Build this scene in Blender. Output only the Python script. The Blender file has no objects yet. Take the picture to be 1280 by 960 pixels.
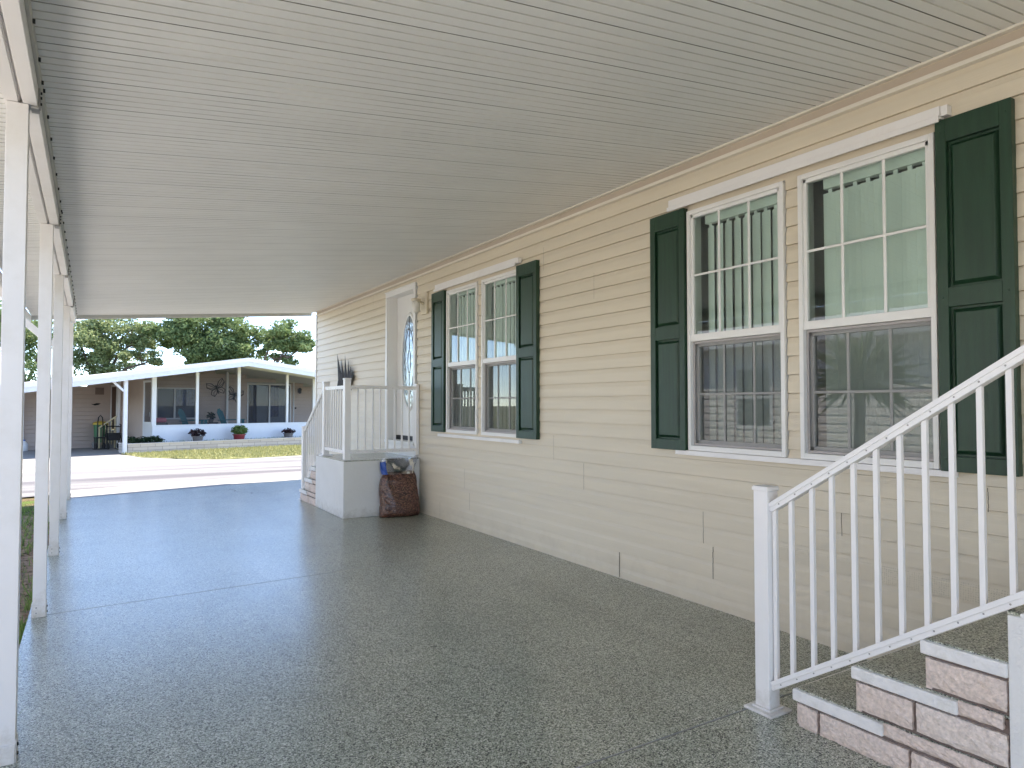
import bpy, math, random
from mathutils import Vector, Matrix
random.seed(7)
R = random.Random(11)
scene = bpy.context.scene
COL = scene.collection
H_EYE = 1.4
WX = 3.66           # plane of the house wall
GZ = -0.08          # ground level beside the slab

# ------------------------------------------------------------------ materials
MATS = {}
def new_mat(name):
    m = bpy.data.materials.new(name); m.use_nodes = True
    nt = m.node_tree; nt.nodes.clear()
    out = nt.nodes.new('ShaderNodeOutputMaterial')
    return m, nt, out
def N(nt, t, **kw):
    n = nt.nodes.new(t)
    for k, v in kw.items():
        if k.startswith('i_'):
            key = k[2:].replace('_', ' ')
            n.inputs[key].default_value = v
        else:
            setattr(n, k, v)
    return n
def ramp(nt, fac, stops, interp='LINEAR'):
    r = nt.nodes.new('ShaderNodeValToRGB'); r.color_ramp.interpolation = interp
    el = r.color_ramp.elements
    while len(el) > 1: el.remove(el[-1])
    el[0].position = stops[0][0]; el[0].color = (*stops[0][1], 1)
    for p, c in stops[1:]:
        e = el.new(p); e.color = (*c, 1)
    nt.links.new(fac, r.inputs['Fac'])
    return r.outputs['Color']
def coords(nt, scale=(1, 1, 1)):
    tc = N(nt, 'ShaderNodeTexCoord')
    mp = N(nt, 'ShaderNodeMapping'); mp.inputs['Scale'].default_value = scale
    nt.links.new(tc.outputs['Object'], mp.inputs['Vector'])
    return mp.outputs['Vector']
def simple(name, col, rough=0.5, var=0.06, vscale=3.0, bump=0.0, bscale=60.0, stretch=(1, 1, 1), metal=0.0, spec=0.5, dirt=None, dscale=1.5):
    """one paint/material: slight natural tone variation, fine bump, optional dirt blotches"""
    m, nt, out = new_mat(name)
    b = N(nt, 'ShaderNodeBsdfPrincipled'); nt.links.new(b.outputs[0], out.inputs[0])
    b.inputs['Roughness'].default_value = rough; b.inputs['Metallic'].default_value = metal
    b.inputs['Specular IOR Level'].default_value = spec
    v = coords(nt, stretch)
    n1 = N(nt, 'ShaderNodeTexNoise', i_Scale=vscale, i_Detail=5.0)
    nt.links.new(v, n1.inputs['Vector'])
    lo = tuple(max(0, c * (1 - var)) for c in col); hi = tuple(min(1, c * (1 + var)) for c in col)
    c = ramp(nt, n1.outputs['Fac'], [(0.3, lo), (0.7, hi)])
    if dirt:
        n3 = N(nt, 'ShaderNodeTexNoise', i_Scale=dscale, i_Detail=8.0, i_Roughness=0.7)
        nt.links.new(v, n3.inputs['Vector'])
        f = ramp(nt, n3.outputs['Fac'], [(0.52, (0, 0, 0)), (0.75, (1, 1, 1))])
        mx = N(nt, 'ShaderNodeMix', data_type='RGBA')
        nt.links.new(f, mx.inputs[0]); nt.links.new(c, mx.inputs[6]); mx.inputs[7].default_value = (*dirt, 1)
        c = mx.outputs[2]
    nt.links.new(c, b.inputs['Base Color'])
    if bump > 0:
        n2 = N(nt, 'ShaderNodeTexNoise', i_Scale=bscale, i_Detail=4.0)
        nt.links.new(v, n2.inputs['Vector'])
        bp = N(nt, 'ShaderNodeBump', i_Strength=bump, i_Distance=0.01)
        nt.links.new(n2.outputs['Fac'], bp.inputs['Height']); nt.links.new(bp.outputs[0], b.inputs['Normal'])
    MATS[name] = m
    return m

siding = simple('siding_cream', (0.69, 0.612, 0.485), 0.55, 0.035, 2.0, 0.12, 30, (1, 0.25, 6), dirt=(0.645, 0.565, 0.44), dscale=1.1)
def weather_siding():
    nt = siding.node_tree
    b = next(n for n in nt.nodes if n.type == 'BSDF_PRINCIPLED')
    tc = N(nt, 'ShaderNodeTexCoord'); sx = N(nt, 'ShaderNodeSeparateXYZ'); nt.links.new(tc.outputs['Object'], sx.inputs[0])
    n1 = N(nt, 'ShaderNodeTexNoise', i_Scale=5.0, i_Detail=9.0, i_Roughness=0.75); nt.links.new(tc.outputs['Object'], n1.inputs['Vector'])
    # mud splash: noise must beat the height above the slab
    ad = N(nt, 'ShaderNodeMath', operation='MULTIPLY_ADD'); nt.links.new(sx.outputs[2], ad.inputs[0]); ad.inputs[1].default_value = -0.85; nt.links.new(n1.outputs['Fac'], ad.inputs[2])
    f = ramp(nt, ad.outputs[0], [(0.34, (0, 0, 0)), (0.62, (0.2, 0.2, 0.2))])
    old = b.inputs['Base Color'].links[0].from_socket
    mx = N(nt, 'ShaderNodeMix', data_type='RGBA'); nt.links.new(f, mx.inputs[0]); nt.links.new(old, mx.inputs[6]); mx.inputs[7].default_value = (0.40, 0.33, 0.25, 1)
    nt.links.new(mx.outputs[2], b.inputs['Base Color'])
    mp = N(nt, 'ShaderNodeMapping'); mp.inputs['Scale'].default_value = (1, 1.3, 4.5); nt.links.new(tc.outputs['Object'], mp.inputs['Vector'])
    n2 = N(nt, 'ShaderNodeTexNoise', i_Scale=1.0, i_Detail=2.0); nt.links.new(mp.outputs[0], n2.inputs['Vector'])
    bp = N(nt, 'ShaderNodeBump', i_Strength=0.55, i_Distance=0.02); nt.links.new(n2.outputs['Fac'], bp.inputs['Height'])
    ob = b.inputs['Normal'].links[0].from_node; nt.links.new(bp.outputs[0], ob.inputs['Normal'])
weather_siding()
def grime(m, col, reach, amount):
    """scuffs and dirt at the foot of posts (own blotchy outline)"""
    nt = m.node_tree; b = next(n for n in nt.nodes if n.type == 'BSDF_PRINCIPLED')
    tc = N(nt, 'ShaderNodeTexCoord'); gm = N(nt, 'ShaderNodeNewGeometry'); sx = N(nt, 'ShaderNodeSeparateXYZ'); nt.links.new(gm.outputs['Position'], sx.inputs[0])
    n1 = N(nt, 'ShaderNodeTexNoise', i_Scale=14.0, i_Detail=8.0, i_Roughness=0.75); nt.links.new(gm.outputs['Position'], n1.inputs['Vector'])
    ad = N(nt, 'ShaderNodeMath', operation='MULTIPLY_ADD'); nt.links.new(sx.outputs[2], ad.inputs[0]); ad.inputs[1].default_value = -1.0 / reach; nt.links.new(n1.outputs['Fac'], ad.inputs[2])
    f = ramp(nt, ad.outputs[0], [(0.25, (0, 0, 0)), (0.6, (amount,) * 3)])
    old = b.inputs['Base Color'].links[0].from_socket
    mx = N(nt, 'ShaderNodeMix', data_type='RGBA'); nt.links.new(f, mx.inputs[0]); nt.links.new(old, mx.inputs[6]); mx.inputs[7].default_value = (*col, 1)
    nt.links.new(mx.outputs[2], b.inputs['Base Color'])
siding_vent = None
trim_cream = simple('trim_cream', (0.74, 0.69, 0.60), 0.5, 0.03)
white_vinyl = simple('white_vinyl', (0.80, 0.79, 0.77), 0.4, 0.02)
white_alu = simple('white_aluminium', (0.82, 0.80, 0.79), 0.38, 0.025, 4.0, dirt=(0.74, 0.71, 0.68), dscale=2.2)
white_alu2 = simple('white_rail_paint', (0.83, 0.81, 0.80), 0.35, 0.02, 6.0)
door_white = simple('door_paint', (0.78, 0.77, 0.75), 0.4, 0.02)
green = simple('shutter_green', (0.012, 0.044, 0.022), 0.42, 0.18, 5.0, 0.18, 40, (1, 8, 0.6))
stucco = simple('stucco_white', (0.76, 0.745, 0.725), 0.85, 0.04, 5.0, 0.35, 90, dirt=(0.69, 0.67, 0.645), dscale=2.5)
mortar = simple('mortar', (0.19, 0.145, 0.125), 0.95, 0.2, 30, 0.4, 150)
block = simple('split_face_block', (0.75, 0.615, 0.54), 0.9, 0.16, 70, 1.0, 95)
block2 = simple('split_face_block_pale', (0.78, 0.665, 0.595), 0.9, 0.16, 70, 1.0, 95)
cap_white = simple('painted_cap', (0.80, 0.775, 0.755), 0.75, 0.05, 30, 0.7, 60, dirt=(0.62, 0.60, 0.55), dscale=9)
dark_metal = simple('dark_metal', (0.022, 0.02, 0.019), 0.8, 0.2, 20)
bounce_concrete = simple('bounce_concrete', (0.60, 0.58, 0.54), 0.9, 0.08, 1.2, 0.2, 60)  # kept bright for the added sheets that bounce light under the roof
black = simple('black_rubber', (0.015, 0.015, 0.015), 0.6, 0.2, 20)
steel = simple('galvanised', (0.35, 0.34, 0.33), 0.45, 0.15, 30, metal=0.6)
concrete = simple('concrete', (0.27, 0.26, 0.247), 0.9, 0.08, 1.2, 0.2, 60, dirt=(0.20, 0.19, 0.18), dscale=0.6)
blind = simple('blind_vinyl', (0.90, 0.91, 0.89), 0.5, 0.02)
room = simple('room_paint', (0.42, 0.44, 0.42), 0.8, 0.05)
far_siding = simple('far_siding', (0.50, 0.40, 0.35), 0.6, 0.05, 2.0)
far_white = simple('far_white_paint', (0.70, 0.70, 0.71), 0.5, 0.03)
roof_white = simple('roof_white', (0.66, 0.67, 0.68), 0.5, 0.04, 0.8)
brown_door = simple('brown_door', (0.07, 0.03, 0.015), 0.5, 0.2)
teal = simple('teal_plastic', (0.012, 0.17, 0.20), 0.5, 0.08)
red_pot = simple('red_pot', (0.25, 0.025, 0.03), 0.45, 0.1)
grey_pot = simple('grey_pot', (0.16, 0.14, 0.13), 0.7, 0.2, 12)
pink = simple('pink_cushion', (0.55, 0.16, 0.20), 0.8, 0.1)
soil = simple('soil', (0.075, 0.05, 0.035), 1.0, 0.4, 25, 0.6, 60)
bark = simple('bark', (0.13, 0.10, 0.08), 0.95, 0.35, 8, 0.8, 25, (1, 1, 0.3))
bin_green = simple('bin_green', (0.05, 0.16, 0.07), 0.5, 0.1)
yellow = simple('yellow_plastic', (0.60, 0.42, 0.06), 0.5, 0.1)
cream_rail = simple('cream_rail', (0.70, 0.60, 0.38), 0.5, 0.05)
lamp_cream = simple('lamp_cream', (0.70, 0.62, 0.48), 0.5, 0.04)
asphalt_rd = None

grime(white_alu, (0.42, 0.37, 0.30), 0.6, 0.6); grime(white_alu2, (0.42, 0.38, 0.32), 0.5, 0.5); grime(stucco, (0.40, 0.36, 0.31), 0.5, 0.5)
def mk_ceiling():
    m, nt, out = new_mat('ceiling_pan_paint')
    b = N(nt, 'ShaderNodeBsdfPrincipled'); nt.links.new(b.outputs[0], out.inputs[0])
    b.inputs['Roughness'].default_value = 0.42
    v = coords(nt, (0.5, 3.3, 1))
    n1 = N(nt, 'ShaderNodeTexNoise', i_Scale=1.3, i_Detail=7.0); nt.links.new(v, n1.inputs['Vector'])
    c = ramp(nt, n1.outputs['Fac'], [(0.3, (0.76, 0.765, 0.745)), (0.7, (0.81, 0.815, 0.80))])
    n6 = N(nt, 'ShaderNodeTexNoise', i_Scale=2.2, i_Detail=9.0, i_Roughness=0.75); nt.links.new(v, n6.inputs['Vector'])
    st = ramp(nt, n6.outputs['Fac'], [(0.6, (0, 0, 0)), (0.74, (0.5, 0.5, 0.5))])
    mx = N(nt, 'ShaderNodeMix', data_type='RGBA'); nt.links.new(st, mx.inputs[0]); nt.links.new(c, mx.inputs[6]); mx.inputs[7].default_value = (0.62, 0.60, 0.53, 1)
    nt.links.new(mx.outputs[2], b.inputs['Base Color'])
    bp = N(nt, 'ShaderNodeBump', i_Strength=0.35, i_Distance=0.02); nt.links.new(n1.outputs['Fac'], bp.inputs['Height']); nt.links.new(bp.outputs[0], b.inputs['Normal'])
    MATS['ceiling'] = m
    return m
ceil_m = mk_ceiling()

def mk_floor():
    m, nt, out = new_mat('epoxy_flake_floor')
    b = N(nt, 'ShaderNodeBsdfPrincipled'); nt.links.new(b.outputs[0], out.inputs[0])
    v = coords(nt)
    vo = N(nt, 'ShaderNodeTexVoronoi', i_Scale=215.0); vo.inputs['Randomness'].default_value = 1.0
    nt.links.new(v, vo.inputs['Vector'])
    sep = N(nt, 'ShaderNodeSeparateColor'); nt.links.new(vo.outputs['Color'], sep.inputs[0])
    c = ramp(nt, sep.outputs[0], [(0.0, (0.010, 0.012, 0.010)), (0.21, (0.13, 0.145, 0.105)), (0.31, (0.30, 0.325, 0.255)),
                                  (0.64, (0.41, 0.43, 0.355)), (0.86, (0.70, 0.70, 0.63))], 'CONSTANT')
    n1 = N(nt, 'ShaderNodeTexNoise', i_Scale=0.9, i_Detail=6.0, i_Roughness=0.6); nt.links.new(v, n1.inputs['Vector'])
    tone = ramp(nt, n1.outputs['Fac'], [(0.28, (0.78, 0.80, 0.76)), (0.5, (1.0, 1.0, 0.98)), (0.72, (1.12, 1.11, 1.08))])
    mx = N(nt, 'ShaderNodeMix', data_type='RGBA', blend_type='MULTIPLY'); mx.inputs[0].default_value = 1.0
    nt.links.new(c, mx.inputs[6]); nt.links.new(tone, mx.inputs[7])
    v2 = coords(nt, (2.0, 0.14, 1))       # worn tyre paths run along the drive
    n4 = N(nt, 'ShaderNodeTexNoise', i_Scale=1.0, i_Detail=5.0, i_Roughness=0.6); nt.links.new(v2, n4.inputs['Vector'])
    tone2 = ramp(nt, n4.outputs['Fac'], [(0.36, (0.88, 0.88, 0.87)), (0.5, (1.0, 1.0, 1.0)), (0.66, (1.06, 1.06, 1.05))])
    mx2 = N(nt, 'ShaderNodeMix', data_type='RGBA', blend_type='MULTIPLY'); mx2.inputs[0].default_value = 1.0
    nt.links.new(mx.outputs[2], mx2.inputs[6]); nt.links.new(tone2, mx2.inputs[7])
    n5 = N(nt, 'ShaderNodeTexNoise', i_Scale=3.7, i_Detail=9.0, i_Roughness=0.75); nt.links.new(v, n5.inputs['Vector'])
    tone3 = ramp(nt, n5.outputs['Fac'], [(0.24, (0.62, 0.62, 0.60)), (0.34, (1.0, 1.0, 1.0))])
    mx3 = N(nt, 'ShaderNodeMix', data_type='RGBA', blend_type='MULTIPLY'); mx3.inputs[0].default_value = 1.0
    nt.links.new(mx2.outputs[2], mx3.inputs[6]); nt.links.new(tone3, mx3.inputs[7])
    nt.links.new(mx3.outputs[2], b.inputs['Base Color'])
    n2 = N(nt, 'ShaderNodeTexNoise', i_Scale=2.5, i_Detail=5.0); nt.links.new(v, n2.inputs['Vector'])
    rr = N(nt, 'ShaderNodeMapRange'); rr.inputs['To Min'].default_value = 0.26; rr.inputs['To Max'].default_value = 0.42
    nt.links.new(n2.outputs['Fac'], rr.inputs['Value']); nt.links.new(rr.outputs[0], b.inputs['Roughness'])
    bp = N(nt, 'ShaderNodeBump', i_Strength=0.16, i_Distance=0.002)
    nt.links.new(sep.outputs[1], bp.inputs['Height']); nt.links.new(bp.outputs[0], b.inputs['Normal'])
    b.inputs['Specular IOR Level'].default_value = 0.5
    b.inputs['Coat Weight'].default_value = 0.6; b.inputs['Coat Roughness'].default_value = 0.22
    return m
floor_m = mk_floor()
slab_edge = simple('slab_edge', (0.50, 0.49, 0.47), 0.8, 0.1, 5, 0.2, 60)

def mk_road():
    m, nt, out = new_mat('road_surface')
    b = N(nt, 'ShaderNodeBsdfPrincipled'); nt.links.new(b.outputs[0], out.inputs[0])
    b.inputs['Roughness'].default_value = 0.9
    tc = N(nt, 'ShaderNodeTexCoord')
    mp = N(nt, 'ShaderNodeMapping'); mp.inputs['Rotation'].default_value = (0, 0, -math.radians(14.4)); mp.inputs['Scale'].default_value = (0.10, 1.5, 1)
    nt.links.new(tc.outputs['Object'], mp.inputs['Vector'])
    n1 = N(nt, 'ShaderNodeTexNoise', i_Scale=1.1, i_Detail=6.0, i_Roughness=0.62); nt.links.new(mp.outputs[0], n1.inputs['Vector'])
    c = ramp(nt, n1.outputs['Fac'], [(0.38, (0.10, 0.094, 0.099)), (0.47, (0.165, 0.16, 0.16)), (0.6, (0.215, 0.21, 0.207))])
    n2 = N(nt, 'ShaderNodeTexNoise', i_Scale=40.0, i_Detail=4.0); nt.links.new(tc.outputs['Object'], n2.inputs['Vector'])
    t2 = ramp(nt, n2.outputs['Fac'], [(0.3, (0.82, 0.82, 0.82)), (0.7, (1.1, 1.1, 1.1))])
    mx = N(nt, 'ShaderNodeMix', data_type='RGBA', blend_type='MULTIPLY'); mx.inputs[0].default_value = 1.0
    nt.links.new(c, mx.inputs[6]); nt.links.new(t2, mx.inputs[7]); nt.links.new(mx.outputs[2], b.inputs['Base Color'])
    return m
road_m = mk_road()

def mk_ground():
    m, nt, out = new_mat('ground_turf')
    b = N(nt, 'ShaderNodeBsdfPrincipled'); nt.links.new(b.outputs[0], out.inputs[0])
    b.inputs['Roughness'].default_value = 1.0; b.inputs['Specular IOR Level'].default_value = 0.1
    v = coords(nt)
    n1 = N(nt, 'ShaderNodeTexNoise', i_Scale=1.6, i_Detail=8.0, i_Roughness=0.65); nt.links.new(v, n1.inputs['Vector'])
    c = ramp(nt, n1.outputs['Fac'], [(0.36, (0.16, 0.105, 0.07)), (0.5, (0.11, 0.10, 0.045)), (0.58, (0.085, 0.12, 0.03)), (0.75, (0.12, 0.15, 0.045))])
    n2 = N(nt, 'ShaderNodeTexNoise', i_Scale=35.0, i_Detail=6.0); nt.links.new(v, n2.inputs['Vector'])
    t2 = ramp(nt, n2.outputs['Fac'], [(0.3, (0.55, 0.55, 0.55)), (0.7, (1.35, 1.35, 1.35))])
    mx = N(nt, 'ShaderNodeMix', data_type='RGBA', blend_type='MULTIPLY'); mx.inputs[0].default_value = 1.0
    nt.links.new(c, mx.inputs[6]); nt.links.new(t2, mx.inputs[7]); nt.links.new(mx.outputs[2], b.inputs['Base Color'])
    bp = N(nt, 'ShaderNodeBump', i_Strength=0.8, i_Distance=0.03); nt.links.new(n2.outputs['Fac'], bp.inputs['Height']); nt.links.new(bp.outputs[0], b.inputs['Normal'])
    return m
ground_m = mk_ground()
dirt_m = simple('bare_dirt', (0.34, 0.235, 0.16), 1.0, 0.45, 14, 0.9, 50, spec=0.1)

def mk_leaf(name, a, bcol, trans=0.42, rough=0.55):
    """leaf tone differs from leaf to leaf by a random face attribute"""
    m, nt, out = new_mat(name)
    at = N(nt, 'ShaderNodeAttribute', attribute_name='tone')
    c = ramp(nt, at.outputs['Fac'], [(0.0, a), (1.0, bcol)])
    d = N(nt, 'ShaderNodeBsdfPrincipled'); d.inputs['Roughness'].default_value = rough; d.inputs['Specular IOR Level'].default_value = 0.3
    t = N(nt, 'ShaderNodeBsdfTranslucent')
    nt.links.new(c, d.inputs['Base Color']); nt.links.new(c, t.inputs['Color'])
    mx = N(nt, 'ShaderNodeMixShader'); mx.inputs[0].default_value = trans
    nt.links.new(d.outputs[0], mx.inputs[1]); nt.links.new(t.outputs[0], mx.inputs[2]); nt.links.new(mx.outputs[0], out.inputs[0])
    return m
oak_leaf = mk_leaf('oak_leaf', (0.06, 0.115, 0.042), (0.265, 0.34, 0.145))
oak_leaf_y = mk_leaf('oak_leaf_young', (0.10, 0.155, 0.06), (0.36, 0.41, 0.20))
palm_leaf = mk_leaf('palm_leaf', (0.12, 0.15, 0.045), (0.26, 0.27, 0.11))
dark_leaf = mk_leaf('dark_shrub_leaf', (0.012, 0.03, 0.012), (0.035, 0.065, 0.025), 0.2)
purple_leaf = mk_leaf('purple_leaf', (0.02, 0.012, 0.015), (0.06, 0.03, 0.035), 0.2)
bright_leaf = mk_leaf('bright_leaf', (0.07, 0.14, 0.03), (0.17, 0.25, 0.08), 0.35)
grass_leaf = mk_leaf('grass_blade', (0.19, 0.21, 0.07), (0.46, 0.43, 0.23), 0.3)
lush_leaf = mk_leaf('lush_grass_blade', (0.10, 0.19, 0.04), (0.28, 0.38, 0.11), 0.4)

def mk_glass(name, tint, fres=1.0, base=0.0, rough=0.0):
    m, nt, out = new_mat(name)
    t = N(nt, 'ShaderNodeBsdfTransparent'); t.inputs[0].default_value = (*tint, 1)
    g = N(nt, 'ShaderNodeBsdfGlossy'); g.inputs['Roughness'].default_value = rough; g.inputs['Color'].default_value = (0.95, 0.98, 1, 1)
    fr = N(nt, 'ShaderNodeFresnel'); fr.inputs['IOR'].default_value = 1.55
    ml = N(nt, 'ShaderNodeMath', operation='MULTIPLY_ADD'); ml.inputs[1].default_value = fres; ml.inputs[2].default_value = base
    ml.use_clamp = True
    nt.links.new(fr.outputs[0], ml.inputs[0])
    mx = N(nt, 'ShaderNodeMixShader')
    nt.links.new(ml.outputs[0], mx.inputs[0]); nt.links.new(t.outputs[0], mx.inputs[1]); nt.links.new(g.outputs[0], mx.inputs[2])
    nt.links.new(mx.outputs[0], out.inputs[0])
    return m
glass_up = mk_glass('window_glass', (0.85, 0.985, 0.92), 1.3, 0.0)
glass_low = mk_glass('window_glass_behind_screen', (0.84, 0.95, 0.90), 2.2, 0.03)
glass_far = mk_glass('far_window_glass', (0.45, 0.50, 0.60), 0.45, 0.0)
plastic_film = mk_glass('plastic_film', (0.72, 0.72, 0.76), 1.6, 0.10, 0.15)
def mk_screen(name, col, opac):
    m, nt, out = new_mat(name)
    t = N(nt, 'ShaderNodeBsdfTransparent'); d = N(nt, 'ShaderNodeBsdfDiffuse'); d.inputs[0].default_value = (*col, 1)
    mx = N(nt, 'ShaderNodeMixShader'); mx.inputs[0].default_value = opac
    nt.links.new(t.outputs[0], mx.inputs[1]); nt.links.new(d.outputs[0], mx.inputs[2]); nt.links.new(mx.outputs[0], out.inputs[0])
    return m
screen_m = mk_screen('insect_screen', (0.10, 0.10, 0.10), 0.40)
porch_screen = mk_screen('porch_screen', (0.05, 0.05, 0.055), 0.42)

def mk_mulch():
    m, nt, out = new_mat('mulch_in_bag')
    b = N(nt, 'ShaderNodeBsdfPrincipled'); nt.links.new(b.outputs[0], out.inputs[0])
    v = coords(nt, (1, 1, 1.6))
    vo = N(nt, 'ShaderNodeTexVoronoi', i_Scale=75.0); nt.links.new(v, vo.inputs['Vector'])
    sep = N(nt, 'ShaderNodeSeparateColor'); nt.links.new(vo.outputs['Color'], sep.inputs[0])
    c = ramp(nt, sep.outputs[0], [(0.0, (0.018, 0.007, 0.005)), (0.4, (0.075, 0.026, 0.018)), (0.75, (0.15, 0.06, 0.04)), (1.0, (0.26, 0.13, 0.08))])
    nt.links.new(c, b.inputs['Base Color']); b.inputs['Roughness'].default_value = 0.32
    n2 = N(nt, 'ShaderNodeTexNoise', i_Scale=16.0, i_Detail=5.0); nt.links.new(v, n2.inputs['Vector'])
    bp = N(nt, 'ShaderNodeBump', i_Strength=0.7, i_Distance=0.02); nt.links.new(n2.outputs['Fac'], bp.inputs['Height']); nt.links.new(bp.outputs[0], b.inputs['Normal'])
    b.inputs['Coat Weight'].default_value = 0.4; b.inputs['Coat Roughness'].default_value = 0.2
    return m
mulch_m = mk_mulch()

def mk_siding_vent():
    """siding course with punched vent holes"""
    m, nt, out = new_mat('siding_vented')
    b = N(nt, 'ShaderNodeBsdfPrincipled'); nt.links.new(b.outputs[0], out.inputs[0]); b.inputs['Roughness'].default_value = 0.55
    v = coords(nt, (0, 90, 90))
    vo = N(nt, 'ShaderNodeTexVoronoi', i_Scale=1.0); vo.inputs['Randomness'].default_value = 0.25
    nt.links.new(v, vo.inputs['Vector'])
    c = ramp(nt, vo.outputs['Distance'], [(0.20, (0.50, 0.44, 0.34)), (0.32, (0.68, 0.605, 0.48))])
    nt.links.new(c, b.inputs['Base Color'])
    return m
siding_vent = mk_siding_vent()

def mk_brick(name, c1, c2, mo, bw, bh):
    m, nt, out = new_mat(name)
    b = N(nt, 'ShaderNodeBsdfPrincipled'); nt.links.new(b.outputs[0], out.inputs[0]); b.inputs['Roughness'].default_value = 0.9
    tc = N(nt, 'ShaderNodeTexCoord')
    br = N(nt, 'ShaderNodeTexBrick'); br.inputs['Color1'].default_value = (*c1, 1); br.inputs['Color2'].default_value = (*c2, 1); br.inputs['Mortar'].default_value = (*mo, 1)
    br.inputs['Scale'].default_value = 1.0; br.inputs['Mortar Size'].default_value = 0.006
    br.inputs['Brick Width'].default_value = bw; br.inputs['Row Height'].default_value = bh
    sx = N(nt, 'ShaderNodeSeparateXYZ'); nt.links.new(tc.outputs['Object'], sx.inputs[0])
    cb = N(nt, 'ShaderNodeCombineXYZ'); nt.links.new(sx.outputs[0], cb.inputs[0]); nt.links.new(sx.outputs[2], cb.inputs[1])
    nt.links.new(cb.outputs[0], br.inputs['Vector']); nt.links.new(br.outputs['Color'], b.inputs['Base Color'])
    return m
planter_brick = mk_brick('painted_brick', (0.52, 0.455, 0.41), (0.42, 0.36, 0.325), (0.24, 0.20, 0.18), 0.40, 0.10)

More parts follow.
